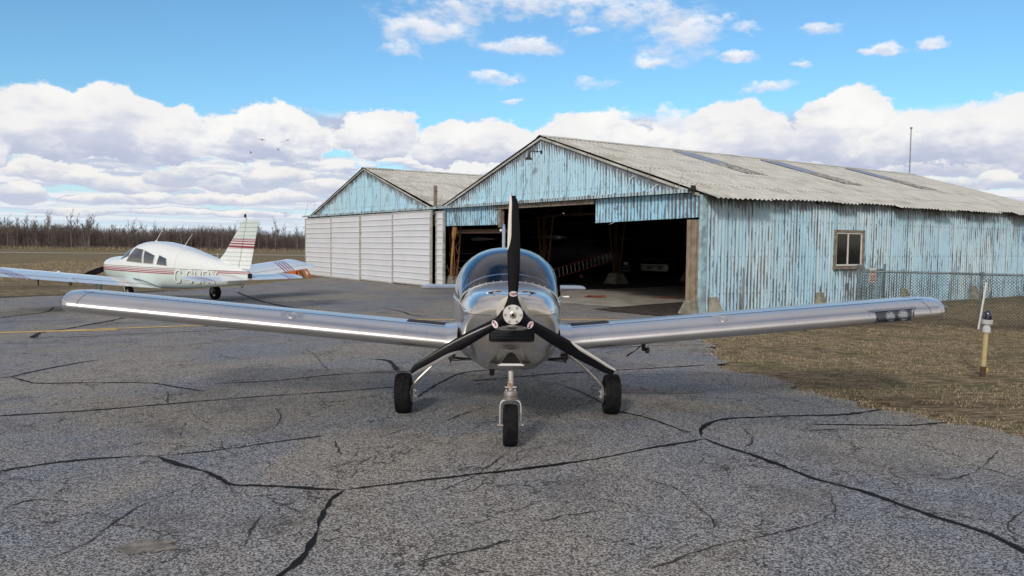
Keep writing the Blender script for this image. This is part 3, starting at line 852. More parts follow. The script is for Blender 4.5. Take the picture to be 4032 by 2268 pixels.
M_ROOF = m_roof()
M_WOOD = mat('grey_weathered_wood', (0.30, 0.26, 0.22), 0.9, color2=(0.16, 0.135, 0.11), vscale=7, bump=0.5, bscale=50, detail=6)
M_WOODB = mat('brown_plank_wood', (0.33, 0.265, 0.20), 0.9, color2=(0.21, 0.165, 0.125), vscale=5, bump=0.5, bscale=40, detail=6)
M_RUST = mat('rust_primer_steel', (0.20, 0.085, 0.035), 0.8, color2=(0.09, 0.04, 0.022), vscale=5, bump=0.3)
M_RUSTD = mat('dark_rust', (0.11, 0.062, 0.042), 0.9, color2=(0.05, 0.034, 0.027), vscale=30)
M_YWOOD = mat('yellow_stained_wood', (0.36, 0.20, 0.06), 0.8, color2=(0.22, 0.11, 0.04), vscale=8)
M_CONCP = mat('pier_concrete', (0.36, 0.35, 0.30), 0.9, color2=(0.20, 0.19, 0.15), vscale=4, bump=0.8, bscale=25, detail=6)
M_DOOR = mat('pale_grey_door_metal', (0.74, 0.77, 0.82), 0.45, color2=(0.70, 0.73, 0.775), vscale=1.2, bump=0.08, bscale=4)
M_DOORF = mat('door_frame_metal', (0.50, 0.50, 0.48), 0.5, color2=(0.33, 0.31, 0.28), vscale=7)
M_BLACK = mat('dark_iron', (0.022, 0.022, 0.024), 0.55, var=0.3)
M_GALV = mat('galvanised_steel', (0.30, 0.33, 0.36), 0.5, metal=0.5, color2=(0.20, 0.23, 0.25), vscale=12)
M_SKYL = mat('fibreglass_panel', (0.25, 0.32, 0.44), 0.35, color2=(0.20, 0.27, 0.38), vscale=4, spec=0.9)
M_SKYD = mat('weathered_fibreglass', (0.50, 0.50, 0.46), 0.8, color2=(0.14, 0.145, 0.14), vscale=9, detail=7)
M_PANE = mat('dark_window_pane', (0.010, 0.013, 0.016), 0.08, var=0.2, spec=0.28)
M_WHITE = mat('white_vinyl', (0.72, 0.73, 0.72), 0.4, var=0.05)


def corr(name, m, parent, a0, a1, fz, pt, pitch=0.12, amp=0.017, rows=3, per=6, flip=False):
    """corrugated sheet: a runs across the ribs, fz(a) -> (z0, z1), pt(a, z, d) -> local point"""
    n = max(2, int((a1 - a0) / pitch * per)); vs, fs, at_ = [], [], []
    for i in range(n + 1):
        a = a0 + (a1 - a0) * i / n; z0, z1 = fz(a); d = amp * math.sin(2 * math.pi * a / pitch)
        for k in range(rows + 1):
            z = z0 + (z1 - z0) * k / rows; vs.append(pt(a, z, d)); at_.append(z1 - z)
    for i in range(n):
        for k in range(rows):
            q = (i * (rows + 1) + k, (i + 1) * (rows + 1) + k, (i + 1) * (rows + 1) + k + 1, i * (rows + 1) + k + 1)
            fs.append(q[::-1] if flip else q)
    o = quick(name, vs, fs, m, parent, smooth=True)
    at = o.data.attributes.new('edge', 'FLOAT', 'POINT'); at.data.foreach_set('value', np.array(at_, dtype=np.float32))
    return o


def roof_plane(name, parent, xe, ze, xr, zr, y0, y1, seed, flip):
    """ribs run from ridge to eave"""
    r = random.Random(seed); pitch = 0.16; per = 6; n = int((y1 - y0) / pitch * per); rows = 8; vs, fs = [], []
    sx = xe - xr; L = math.hypot(sx, ze - zr); nx, nz = (zr - ze) / L * (1 if sx > 0 else -1), abs(sx) / L
    jit = [r.gauss(0, .03) for _ in range(200)]; sag = [r.gauss(0, .006) for _ in range(200)]
    for i in range(n + 1):
        y = y0 + (y1 - y0) * i / n; d = 0.017 * math.sin(2 * math.pi * y / pitch); s_ = int((y - y0) / 0.95)
        for k in range(rows + 1):
            t = k / rows; ext = 1.0 + ((0.030 + jit[s_] * .6) if k == rows else 0)
            x = xr + sx * t * ext; z = zr + (ze - zr) * t * ext + sag[s_] * (t > .6)
            if k in (3, 6): d2 = d + .006
            else: d2 = d
            vs.append((x + nx * d2, y, z + nz * d2))
    for i in range(n):
        for k in range(rows):
            q = (i * (rows + 1) + k, (i + 1) * (rows + 1) + k, (i + 1) * (rows + 1) + k + 1, i * (rows + 1) + k + 1)
            fs.append(q[::-1] if flip else q)
    o = quick(name, vs, fs, M_ROOF, parent, smooth=True)
    
    return o


HG = thing('hangar', 'large corrugated hangar with peeling blue paint, open doorway and a small side window', 'hangar', (4.2913, 17.713, 0), -YAW)
HG2 = thing('hangar', 'lower left hangar with blue gable above four pale grey sliding doors', 'hangar', (4.2913, 17.713, 0), -YAW)
# --- near hangar shell (wall x=0 is the long side, y=0 the front)
win = (4.98, 6.22, 1.10, 1.99)
corr('side_wall', M_SIDE, HG, 0, win[0], lambda a: (-0.02, HE), lambda a, z, d: (d, a, z))
corr('side_wall', M_SIDE, HG, win[1], LEN, lambda a: (-0.02, HE), lambda a, z, d: (d, a, z))
corr('side_wall', M_SIDE, HG, win[0], win[1], lambda a: (-0.02, win[2]), lambda a, z, d: (d, a, z), rows=2)
corr('side_wall', M_SIDE, HG, win[0], win[1], lambda a: (win[3], HE), lambda a, z, d: (d, a, z), rows=2)
gab = lambda a: (2.86, HA - 0.03 - (HA - HE) / (W1 / 2) * abs(a + W1 / 2))
corr('gable', M_GABLE, HG, -W1 + .30, -.30, gab, lambda a, z, d: (a, -0.03 + d, z), rows=8, flip=False)
corr('back_wall', M_SIDE, HG, -W1, 0, lambda a: (-0.05, gab(a)[1]), lambda a, z, d: (a, LEN - .05 + d, z), rows=2, flip=True)
corr('header_panel', M_HEAD, HG, -3.73, -.06, lambda a: (2.17 + .02 * (a + 3.73), 2.80), lambda a, z, d: (a, -0.02 + d, z), rows=3)
corr('header_panel', M_HEAD, HG, -12.25, -8.45, lambda a: (2.19, 2.84), lambda a, z, d: (a, -0.02 + d, z), rows=3)
roof_plane('roof', HG, 0.16, HE - .02, -W1 / 2, HA + .03, -0.12, LEN, 1, True)
roof_plane('roof', HG, -W1 + .02, HE + .03, -W1 / 2, HA + .03, -0.12, LEN, 2, False)
r_ = MB()
for k in range(14):
    y0 = -.14 + k * 1.412
    r_.add([(-W1 / 2 - .17, y0, HA - .005), (-W1 / 2, y0, HA + .065), (-W1 / 2 + .17, y0, HA - .005), (-W1 / 2 - .17, y0 + 1.43, HA + .003), (-W1 / 2, y0 + 1.43, HA + .073), (-W1 / 2 + .17, y0 + 1.43, HA + .003)],
           [(0, 1, 4, 3), (1, 2, 5, 4)])
r_.build('ridge_cap', M_ROOF, HG)
sk = (HA - HE) / (W1 / 2)
def rz_(x): return HA + .054 - sk * abs(x + W1 / 2)
for (y0, y1, xa, xb, xc) in ((4.8, 5.75, -5.75, -4.1, -2.75), (9.0, 10.0, -5.75, -3.95, -2.4), (13.95, 15.0, -5.75, -4.2, -2.7)):
    for (p, q, mm, nm) in ((xa, xb, M_SKYL, 'skylight'), (xb, xc, M_SKYD, 'skylight')):
        vs, fs = [], []; n = 24
        for i in range(n + 1):
            y = y0 + (y1 - y0) * i / n; d = 0.017 * math.sin(2 * math.pi * y / .16)
            for x in (p, q): vs.append((x, y, rz_(x) + d))
        for i in range(n): fs.append((2 * i, 2 * i + 1, 2 * i + 3, 2 * i + 2))
        o = quick(nm, vs, fs, mm, HG, smooth=True)
        o['label'] = 'glossy blue upper skylight sheet' if mm is M_SKYL else 'blotchy dark lower skylight sheet'
# rake trim
for (xa, za, xb, zb) in ((-.02, HE - .02, -W1 / 2, HA - .01), (-W1 + .02, HE, -W1 / 2, HA - .01)):
    b_ = MB(); b_.prism([(xa, za - .05), (xb, zb - .05), (xb, zb + .01), (xa, za + .01)], -.10, -.075); b_.build('rake_board', M_ROOF, HG)
# corner trim, wooden jamb, beam, post
b_ = MB(); b_.bb(-.05, .035, -.035, -.015, 0, 2.76).bb(.017, .035, -.015, .13, 0, 2.76); b_.build('corner_trim', mat('chipped_corner_paint', (0.44, 0.68, 0.78), 0.6, color2=(0.24, 0.33, 0.38), vscale=4, detail=7), HG)
for i, (x0, x1) in enumerate(((-.405, -.29), (-.285, -.135), (-.13, -.06))):
    b_ = MB(); b_.bb(x0, x1, -.06 + .025 * i, .10, .34, 2.19); b_.build('jamb_board', M_WOODB, HG, bevel=.004)
b_ = MB(); b_.bb(-8.72, -3.76, -.10, .04, 2.675, 2.805); b_.build('wooden_beam', M_WOOD, HG, bevel=.005)
b_ = MB(); b_.bb(-8.47, -8.33, -.08, .06, 2.1, 2.675); b_.build('door_post', M_WOOD, HG, bevel=.005)
b_ = MB(); b_.prism([(-.58, -.02), (.0, -.02), (-.03, .34), (-.34, .34)], -.16, .30); b_.build('concrete_footing', M_CONCP, HG, bevel=.02)
for yy in (.42, 4.38, 8.32, 12.25, 16.2):
    b_ = MB(); b_.loft([[(0.0, yy - .17, -.03), (.24, yy - .15, -.03), (.24, yy + .15, -.03), (0, yy + .17, -.03)], [(0.0, yy - .13, .42), (.055, yy - .12, .42), (.055, yy + .12, .42), (0, yy + .13, .42)]])
    b_.build('concrete_footing', M_CONCP, HG, bevel=.015)
# door track with hanger rods and stops
def track(x0, x1, parent):
    b_ = MB(); b_.bb(x0, x1, -.24, -.225, 2.80, 2.885).bb(x0, x1, -.225, -.045, 2.872, 2.885); b_.build('door_track', M_TRACK, parent)
    x = x0 + .35
    while x < x1 - .2:
        rr = MB(); rr.tube([(x, -.20, 2.88), (x + .02, -.045, 3.30 if abs(x + 6.2) > 4.6 and x > -12.5 else 3.55)], .006, 5); rr.bb(x - .03, x + .03, -.255, -.24, 2.83, 2.91)
        rr.build('hanger_rod', M_GALV, parent); x += 1.06
track(-12.6, -.12, HG); track(-26.85, -12.605, HG2)
b_ = MB(); b_.bb(-.125, -.115, -.26, -.10, 2.82, 2.96).bb(-.22, -.12, -.262, -.25, 2.82, 2.90); b_.build('track_stop', M_BLACK, HG)
for x in (-2.35, -1.5):
    b_ = MB(); b_.tube([(x, -.22, 2.90), (x + .05, -.12, 3.25 - (x + 2.35) * .3), (x + .12, .12, 3.42 - (x + 2.35) * .32), (x + .2, .55, 3.46 - (x + 2.35) * .33)], .011, 6); b_.build('bent_pipe', M_WHITE, HG)
# gable lamp
L = MB(); L.tube([(-6.22, -.03, 4.27), (-6.22, -.40, 4.27), (-6.22, -.46, 4.24), (-6.22, -.48, 4.17)], .014, 8).box((-6.22, -.045, 4.27), (.06, .02, .1))
L.lathe([(.02, 4.19), (.03, 4.14), (.045, 4.10), (.11, 4.04), (.115, 4.02), (.10, 4.025)], (-6.22, -.49, 0), n=20)
L.build('gable_lamp', M_BLACK, HG, smooth=True)
# window
y0, y1, z0, z1 = win
for nm, q in (('window_frame', [(y0 - .05, y0 + .04, z0 - .02, z1 + .06), (y1 - .04, y1 + .07, z0 - .02, z1 + .06), (y0 + .04, y1 - .04, z1 - .01, z1 + .06)]), ('window_sill', [(y0 - .06, y1 + .09, z0 - .09, z0 - .02)])):
    b_ = MB()
    for (a, b, c, d) in q: b_.bb(-.03, .045 if nm == 'window_frame' else .06, a, b, c, d)
    if nm == 'window_frame': wf = b_.build('window', M_WOOD, HG)
    else: b_.build(nm, M_WOOD, wf)
b_ = MB()
ym = (y0 + y1) / 2 - .07
for (a, b, c, d) in [(y0 + .04, y0 + .075, z0, z1 - .01), (y1 - .085, y1 - .04, z0, z1 - .01), (y0 + .075, y1 - .085, z1 - .045, z1 - .01), (y0 + .075, y1 - .085, z0, z0 + .04), (ym, ym + .045, z0 + .04, z1 - .045)]: b_.bb(-.01, .028, a, b, c, d)
b_.build('sash', M_WHITE, wf)
b_ = MB(); b_.bb(.0, .010, y0 + .075, y1 - .085, z0 + .04, z1 - .045); b_.build('pane', M_PANE, wf)

# --- left hangar shell
gab2 = lambda a: (2.90, HA2 - .03 - (HA2 - 2.88) / (6.75 if a < XC2 else 6.2) * abs(a - XC2))
corr('gable', M_GABLE, HG2, -25.75, -13.15, gab2, lambda a, z, d: (a, -0.03 + d, z), rows=6)
corr('side_wall', M_SIDE, HG2, 0, LEN, lambda a: (-.2, 2.85), lambda a, z, d: (-XL - d, a, z), flip=True)
corr('back_wall', M_SIDE, HG2, -XL, -W1 - .01, lambda a: (-.2, gab2(a)[1]), lambda a, z, d: (a, LEN - .05 + d, z), rows=2, flip=True)
corr('header_panel', M_HEAD, HG2, -25.9, -12.65, lambda a: (2.62, 2.85), lambda a, z, d: (a, -0.01 + d, z), rows=1)
roof_plane('roof', HG2, -W1 - .10, 2.82, XC2, HA2 + .03, -0.12, LEN, 5, True)
roof_plane('roof', HG2, -XL - .15, 2.84, XC2, HA2 + .03, -0.12, LEN, 6, False)
r_ = MB()
for k in range(14):
    y0_ = -.14 + k * 1.412
    r_.add([(XC2 - .17, y0_, HA2 - .005), (XC2, y0_, HA2 + .065), (XC2 + .17, y0_, HA2 - .005), (XC2 - .17, y0_ + 1.43, HA2 + .003), (XC2, y0_ + 1.43, HA2 + .073), (XC2 + .17, y0_ + 1.43, HA2 + .003)], [(0, 1, 4, 3), (1, 2, 5, 4)])
r_.build('ridge_cap', M_ROOF, HG2)
for (xa, za, xb, zb) in ((-13.0, 2.87, XC2, HA2 - .01), (-XL, 2.86, XC2, HA2 - .01)):
    b_ = MB(); b_.prism([(xa, za - .04), (xb, zb - .04), (xb, zb + .01), (xa, za + .01)], -.10, -.075); b_.build('rake_board', M_ROOF, HG2)
b_ = MB(); b_.bb(-8.72 + 4.0, -4.7, 0, .01, 0, .01)
# sliding doors, horizontal ribbed steel
def sliding_door(x0, x1, yf, zb, zt, tilt=0.0):
    b_ = MB(); prof = [(yf + .05, zb)]
    n = 12; h_ = (zt - zb) / n
    for k in range(n):
        z = zb + k * h_
        prof += [(yf, z + .001), (yf, z + h_ * .30), (yf + .005, z + h_ * .32), (yf + .005, z + h_ * .36), (yf, z + h_ * .38), (yf, z + h_ * .62), (yf + .005, z + h_ * .64), (yf + .005, z + h_ * .68), (yf, z + h_ * .7), (yf, z + h_ * .90), (yf - .034, z + h_ * .925), (yf - .034, z + h_ * .965)]
    prof += [(yf + .05, zt)]
    o = len(b_.v)
    b_.loft([[(x0, y, z) for y, z in prof], [(x1, y, z + tilt) for y, z in prof]])
    d = b_.build('sliding_door', M_DOOR, HG2)
    f = MB()
    f.bb(x0 - .005, x0 + .055, yf - .028, yf + .055, zb - .02, zt + .02).bb(x1 - .055, x1 + .005, yf - .028, yf + .055, zb - .02 + tilt, zt + .02 + tilt)
    f.loft([[(x0 + .05, y, z) for y, z in ((yf - .026, zt - .02), (yf + .055, zt - .02), (yf + .055, zt + .02), (yf - .026, zt + .02))], [(x1 - .05, y, z + tilt) for y, z in ((yf - .026, zt - .02), (yf + .055, zt - .02), (yf + .055, zt + .02), (yf - .026, zt + .02))]])
    f.loft([[(x0 + .05, y, z) for y, z in ((yf - .026, zb - .02), (yf + .055, zb - .02), (yf + .055, zb + .03), (yf - .026, zb + .03))], [(x1 - .05, y, z + tilt) for y, z in ((yf - .026, zb - .02), (yf + .055, zb - .02), (yf + .055, zb + .03), (yf - .026, zb + .03))]])
    f.build('door_frame', M_DOORF, d)
    return d
XD = [-26.16, -22.53, -19.06, -15.80, -12.56]
for i in range(4): sliding_door(XD[i] + .01, XD[i + 1] - .01, -.30 - .015 * (i % 2), [-.06, -.05, -.01, .03][i], 2.71 + .01 * i)
d5 = sliding_door(-12.50, -11.92, -.14, .08, 2.70)
b_ = MB(); b_.bb(-12.80, -12.69, -.10, .0, 2.2, 3.66); p_ = b_.build('roof_post', M_WOOD, HG2, bevel=.004)

# --- steel columns on concrete piers in the valley between the two halls
def column(x, y, parent, rz=0.0):
    c = MB(); top = 2.62; w0, w1 = .17, .50
    for sx in (-1, 1):
        c.tube([(x + sx * w0, y, .42), (x + sx * w1, y, top)], .035, 4)
        c.tube([(x + sx * .06, y - .05, .42), (x + sx * .06, y - .05, top)], .022, 4)
    for k in range(7):
        z0_, z1_ = .55 + k * .3, .55 + (k + 1) * .3; wz = lambda z: w0 + (w1 - w0) * (z - .42) / (top - .42)
        s_ = 1 if k % 2 else -1
        c.tube([(x + s_ * .06, y, z0_), (x + s_ * wz(z1_), y, z1_)], .012, 4); c.tube([(x - s_ * wz(z0_), y, z0_), (x - s_ * .06, y, z1_)], .012, 4)
    c.box((x, y, .44), (.44, .3, .04)); c.tube([(x - .6, y, top), (x + .6, y, top)], .04, 4)
    o = c.build('truss_column', M_RUST, parent)
    p = MB(); p.loft([[(x + a * .42, y + b * .38, -.05) for a, b in ((-1, -1), (1, -1), (1, 1), (-1, 1))], [(x + a * .22, y + b * .2, .42) for a, b in ((-1, -1), (1, -1), (1, 1), (-1, 1))]])
    p.build('concrete_pier', M_CONCP, o, bevel=.015)
for y in (.35, 4.15, 7.75, 12.1, 16.2): column(-11.75 if y > 1 else -12.0, y, HG)
t_ = MB()
for y in (4.15, 7.75, 12.1, 16.2):
    t_.bb(-W1 + .5, -.1, y - .03, y + .03, 2.62, 2.70)
    for k in range(6):
        xa = -W1 + .6 + k * 2.0; t_.tube([(xa, y, 2.66), (xa + 1.0, y, min(rz_(xa + 1) - .12, 4.5)), (xa + 2.0, y, 2.66)], .025, 4)
t_.bb(-W1 + .4, -8.3, .30, .42, 1.93, 2.07)
t_.build('roof_truss', M_RUSTD, HG)
b_ = MB(); b_.tube([(-11.62, -.02, .40), (-11.52, -.02, 1.2), (-11.38, -.02, 2.10)], [.05, .05, .055], 4); yp = b_.build('leaning_prop', M_YWOOD, HG)
b_ = MB(); b_.tube([(-11.41, -.03, 1.72), (-11.36, -.03, 1.95), (-11.33, -.03, 2.14)], [.07, .10, .08], 8); b_.build('cloth_wrap', M_YWOOD, yp)


# ================================================================== INSIDE AND AROUND THE HANGAR
M_RED = mat('red_fibreglass', (0.30, 0.03, 0.05), 0.5, var=0.2)
M_ALU = mat('dull_aluminium', (0.50, 0.51, 0.53), 0.4, metal=0.6, var=0.1)
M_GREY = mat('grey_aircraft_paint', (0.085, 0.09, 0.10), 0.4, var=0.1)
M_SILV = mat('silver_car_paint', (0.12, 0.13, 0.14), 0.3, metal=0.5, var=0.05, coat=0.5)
M_RUB = mat('black_rubber', (0.012, 0.012, 0.014), 0.8, spec=0.2, var=0.3, vscale=20, bump=0.2, bscale=120)
M_LENS = mat('lamp_lens', (0.75, 0.78, 0.80), 0.15, var=0.05)
M_ORG = mat('orange_paint', (0.62, 0.17, 0.03), 0.6, color2=(0.45, 0.11, 0.03), vscale=5)
M_REDW = mat('faded_red_band', (0.68, 0.16, 0.12), 0.7, var=0.1)
M_PINK = mat('faded_white_board', (0.72, 0.50, 0.44), 0.7, var=0.08)
M_STRAP = mat('red_strap', (0.34, 0.06, 0.03), 0.85, var=0.25, vscale=20)


def ladder(name, label, A, B, up, w, nr, mr, mrung, r=.022):
    """rails from A to B, the second rail offset by `up`*w"""
    A, B, up = Vector(A), Vector(B), Vector(up).normalized()
    t = thing(name, label, 'ladder', A)
    for s_ in (0, 1):
        b_ = MB(); b_.tube([up * w * s_, B - A + up * w * s_], r, 4); b_.build('rail', mr, t)
    for k in range(nr):
        q = (B - A) * ((k + .5) / nr); b_ = MB(); b_.tube([q, q + up * w], .013, 6); b_.build('rung', mrung, t)
    return t
la = ladder('extension_ladder', 'red extension ladder leaning against the steel column inside the open hangar', (1.0, 30.7, .03), (4.05, 31.3, .95), (-.12, .02, 1), .36, 19, M_RED, M_ALU)
b_ = MB(); b_.box((1.75, .3, .28), (.11, .03, .13)); b_.build('ladder_foot', M_RED, la)
ladder('aluminium_ladder', 'plain aluminium ladder standing on edge behind the canopy of the silver plane', (-2.62, 30.0, .20), (0.2, 30.2, .24), (0, 0, 1), .42, 9, M_ALU, M_ALU, .018)
for (a, b, lab) in (((-2.34, 29, 1.21), (-1.98, 29, .0), 'taller thin aluminium pole crossing the ladder by the yellow prop'), ((-2.43, 29, .74), (-2.10, 29.1, .0), 'shorter thin aluminium pole slanting low beside the yellow prop')):
    b_ = MB(); b_.tube([a, b], .014, 6); b_.tube([a, (a[0] + .01, a[1], a[2] + .03)], .02, 6); tag(b_.build('aluminium_pole', M_ALU), lab, 'pole', 'aluminium poles in the hangar doorway')


def airfoil(c, t, n=12, camber=.02):
    """closed loop: upper surface from trailing edge to leading edge, then lower surface back; x from 0 (nose) to c"""
    up, lo = [], []
    for i in range(n + 1):
        x = (1 - math.cos(math.pi * i / n)) / 2
        yt = 5 * t * (.2969 * math.sqrt(x) - .1260 * x - .3516 * x * x + .2843 * x**3 - .1036 * x**4)
        yc = camber * 4 * x * (1 - x)
        up.append((x * c, (yc + yt) * c)); lo.append((x * c, (yc - yt) * c))
    return up[::-1] + lo[1:]


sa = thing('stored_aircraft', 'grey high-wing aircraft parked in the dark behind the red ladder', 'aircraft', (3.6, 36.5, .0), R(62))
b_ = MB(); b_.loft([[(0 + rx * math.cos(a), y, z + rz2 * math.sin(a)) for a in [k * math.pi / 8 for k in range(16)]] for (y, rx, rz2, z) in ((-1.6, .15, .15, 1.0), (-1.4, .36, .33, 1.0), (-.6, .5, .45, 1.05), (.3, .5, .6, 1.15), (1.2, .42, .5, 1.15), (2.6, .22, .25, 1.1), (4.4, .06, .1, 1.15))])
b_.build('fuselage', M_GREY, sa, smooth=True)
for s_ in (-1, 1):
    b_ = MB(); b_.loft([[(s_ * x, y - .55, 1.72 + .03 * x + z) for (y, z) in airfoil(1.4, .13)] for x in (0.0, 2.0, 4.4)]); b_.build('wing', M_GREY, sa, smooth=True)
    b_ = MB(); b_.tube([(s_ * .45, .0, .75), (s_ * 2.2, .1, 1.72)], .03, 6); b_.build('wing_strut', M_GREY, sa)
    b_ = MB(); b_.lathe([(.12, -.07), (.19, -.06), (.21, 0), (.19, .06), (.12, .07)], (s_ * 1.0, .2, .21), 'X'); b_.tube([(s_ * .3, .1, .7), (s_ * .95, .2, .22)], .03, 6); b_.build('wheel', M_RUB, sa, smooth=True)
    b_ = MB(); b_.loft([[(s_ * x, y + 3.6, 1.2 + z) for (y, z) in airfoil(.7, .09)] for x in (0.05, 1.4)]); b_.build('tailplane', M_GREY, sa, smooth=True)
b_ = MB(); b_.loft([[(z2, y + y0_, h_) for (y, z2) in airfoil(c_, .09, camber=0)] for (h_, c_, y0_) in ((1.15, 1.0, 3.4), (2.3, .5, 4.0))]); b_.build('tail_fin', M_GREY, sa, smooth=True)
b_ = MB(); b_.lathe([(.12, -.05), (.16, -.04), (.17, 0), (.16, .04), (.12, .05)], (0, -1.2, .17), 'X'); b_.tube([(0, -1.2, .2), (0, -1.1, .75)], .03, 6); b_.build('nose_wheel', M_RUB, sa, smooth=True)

# wing section hanging from a rope in the left bay
sw = thing('hanging_wing', 'small pale wing hanging on a rope in the dark left bay', 'aircraft wing', (-1.6, 29.9, 1.74), R(-3))
b_ = MB(); b_.loft([[(x * 1.0, y0_, z) for (x, z) in airfoil(1.0, .12)] for y0_ in (0, 1.6)]); b_.build('wing_panel', M_GREY, sw, smooth=True)
b_ = MB(); b_.tube([(.35, .05, .07), (.38, .05, .30), (.36, .06, .55)], .008, 5); b_.build('rope', M_WOOD, sw)
# shelving behind the left bay
sh_ = thing('storage_rack', 'long dark storage rack with pale boards at the back of the left bay', 'rack', (-.6, 33.0, 0), R(-8))
for z in (.35, .80, 1.12): b_ = MB(); b_.bb(-1.9, 1.6, -.2, .2, z, z + .05 + .1 * (z < .5)); b_.build('shelf', M_GREY, sh_)
for x in (-1.85, 0, 1.55): b_ = MB(); b_.bb(x - .03, x + .03, -.2, .2, 0, 1.2); b_.build('upright', M_RUST, sh_)


def car(loc, rz):
    t = thing('parked_car', 'silver car facing the doorway deep inside the dark hangar', 'car', loc, rz)
    b_ = MB(); half = [(.0, .22, .60), (.12, .26, .66), (.5, .30, .74), (1.1, .30, .82), (1.6, .30, .86), (3.4, .30, .88), (4.2, .32, .84), (4.35, .4, .7)]
    rings = []
    for (y, zb, zt) in half:
        w = .72 + .13 * min(1, y / .5) if y < .6 else .85
        w *= 1 if y < 4.3 else .9
        rings.append([(a * w, y, z) for a, z in ((-.9, zb), (.9, zb), (1, zb + .12), (1, zt - .12), (.88, zt), (-.88, zt), (-1, zt - .12), (-1, zb + .12))])
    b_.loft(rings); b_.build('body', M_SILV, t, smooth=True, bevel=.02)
    b_ = MB(); b_.loft([[(a * w, y, z) for a, z in ((-1, zb), (1, zb), (w2, zt), (-w2, zt))] for (y, w, w2, zb, zt) in ((1.1, .76, .9, .80, .83), (1.9, .76, .78, .84, 1.30), (2.9, .76, .78, .86, 1.34), (3.9, .74, .85, .86, .95))]); b_.build('cabin', M_PANE, t, smooth=True)
    b_ = MB(); b_.bb(-.38, .38, -.015, .03, .34, .44).bb(-.5, .5, -.005, .03, .47, .53); b_.build('grille', M_BLACK, t)
    b_ = MB(); b_.bb(-.15, .15, -.03, -.016, .36, .46); b_.build('number_plate', M_LENS, t)
    for s_ in (-1, 1):
        b_ = MB(); b_.loft([[(s_ * .50, -.0, .52), (s_ * .74, .06, .54), (s_ * .76, .16, .64), (s_ * .52, .06, .60)], [(s_ * .50, .08, .52), (s_ * .74, .14, .54), (s_ * .76, .24, .64), (s_ * .52, .14, .60)]]); b_.build('headlight', M_LENS, t)
        for y in (.85, 3.45): b_ = MB(); b_.lathe([(.18, -.1), (.30, -.1), (.32, -.05), (.32, .05), (.30, .1), (.18, .1)], (s_ * .74, y, .32), 'X'); b_.build('wheel', M_RUB, t, smooth=True)
    return t
car((7.35, 40.2, .0), R(-12))
q_ = thing('quad_bike', 'dark quad bike standing between the steel column and the silver car', 'quad bike', (5.4, 37.0, 0), R(-8))
b_ = MB(); b_.loft([[(a * w, y, z) for a, z in ((-1, zb), (1, zb), (.8, zt), (-.8, zt))] for (y, w, zb, zt) in ((0, .22, .42, .62), (.25, .30, .38, .74), (.7, .22, .38, .70), (1.5, .28, .4, .72))]); b_.build('body', M_BLACK, q_, smooth=True)
b_ = MB(); b_.tube([(-.36, .5, .92), (-.1, .42, .88), (.1, .42, .88), (.36, .5, .92)], .015, 6); b_.build('handlebar', M_BLACK, q_)
b_ = MB(); b_.bb(-.12, .10, -.03, .0, .64, .76); b_.build('headlight', M_LENS, q_)
b_ = MB(); b_.tube([(-.33, -.1, .5), (-.25, -.16, .36), (.25, -.16, .36), (.33, -.1, .5)], .018, 6); b_.build('bumper', M_ALU, q_)
for s_ in (-1, 1):
    for y in (.15, 1.3): b_ = MB(); b_.lathe([(.1, -.1), (.24, -.1), (.27, -.04), (.27, .04), (.24, .1), (.1, .1)], (s_ * .42, y, .27), 'X'); b_.build('wheel', M_RUB, q_, smooth=True)

# straps on the slab
for (x, y, L_, lab, sc) in ((2.45, 23.1, .62, 'bundle of red tie-down straps lying on the concrete slab', 1.0), (4.6, 23.0, .9, 'thin faded red strap stretched on the slab near the wooden jamb', .4)):
    b_ = MB()
    for k in range(7 if sc == 1 else 3):
        p0 = Vector((-L_ / 2 + rnd.uniform(0, .1), rnd.uniform(-.18, .18) * sc, .012)); pts = [p0]
        for j in range(6): pts.append(p0 + Vector(((j + 1) * L_ / 6.5, rnd.gauss(0, .05) * sc, rnd.uniform(.0, .05) * sc)))
        b_.tube(pts, .016, 5, flat=.5)
    o = b_.build('tie_down_straps', M_STRAP, smooth=True); o.location = (x, y, .022); tag(o, lab, 'straps')

# orange trestle and barrier board behind the tail
t = thing('orange_trestle', 'orange wooden trestle standing at the outer corner of the left hangar', 'trestle', (-9.93, 36.2, gz(-9.75)), R(15))
b_ = MB(); b_.bb(-.55, .45, -.04, .04, .44, .56); b_.build('top_board', M_ORG, t)
b_ = MB(); b_.bb(-.5, .1, .01, .03, .12, .44); b_.build('side_panel', M_ORG, t)
for (x0, x1, y_) in ((-.48, -.55, .2), (.2, .42, -.2), (.08, .22, .2), (-.1, -.2, -.2), (.30, .62, .1), (0, .02, -.25)): b_ = MB(); b_.tube([(x0, 0, .46), (x1, y_, 0)], .035, 4); b_.build('leg', M_ORG, t)
t = thing('barrier_board', 'faded red and white striped barrier board beyond the orange trestle', 'barrier', (-11.0, 41.5, gz(-11) - .25), R(4))
b_ = MB(); b_.bb(-.75, .75, 0, .03, .60, .76); b_.build('board', M_PINK, t)
for x in (-.6, -.25, .1, .45): b_ = MB(); b_.prism([(x, .605), (x + .13, .605), (x + .18, .755), (x + .05, .755)], -.004, .0); b_.build('stripe', M_REDW, t)
for x in (-.6, .6): b_ = MB(); b_.tube([(x, .02, .62), (x, .02, 0)], .02, 4); b_.build('leg', M_WOOD, t)

# mast beyond the hangar
mt = thing('mast', 'slender dark radio mast rising beyond the hangar ridge', 'mast', (30.3, 60, 0))
b_ = MB(); b_.tube([(0, 0, 0), (0, 0, 6), (0, 0, 10.6)], [.06, .05, .04], 8); b_.build('pole', M_GALV, mt)
b_ = MB(); b_.lathe([(.05, 10.6), (.09, 10.62), (.09, 10.7), (.03, 10.74)], n=10); b_.build('cap', M_GALV, mt)

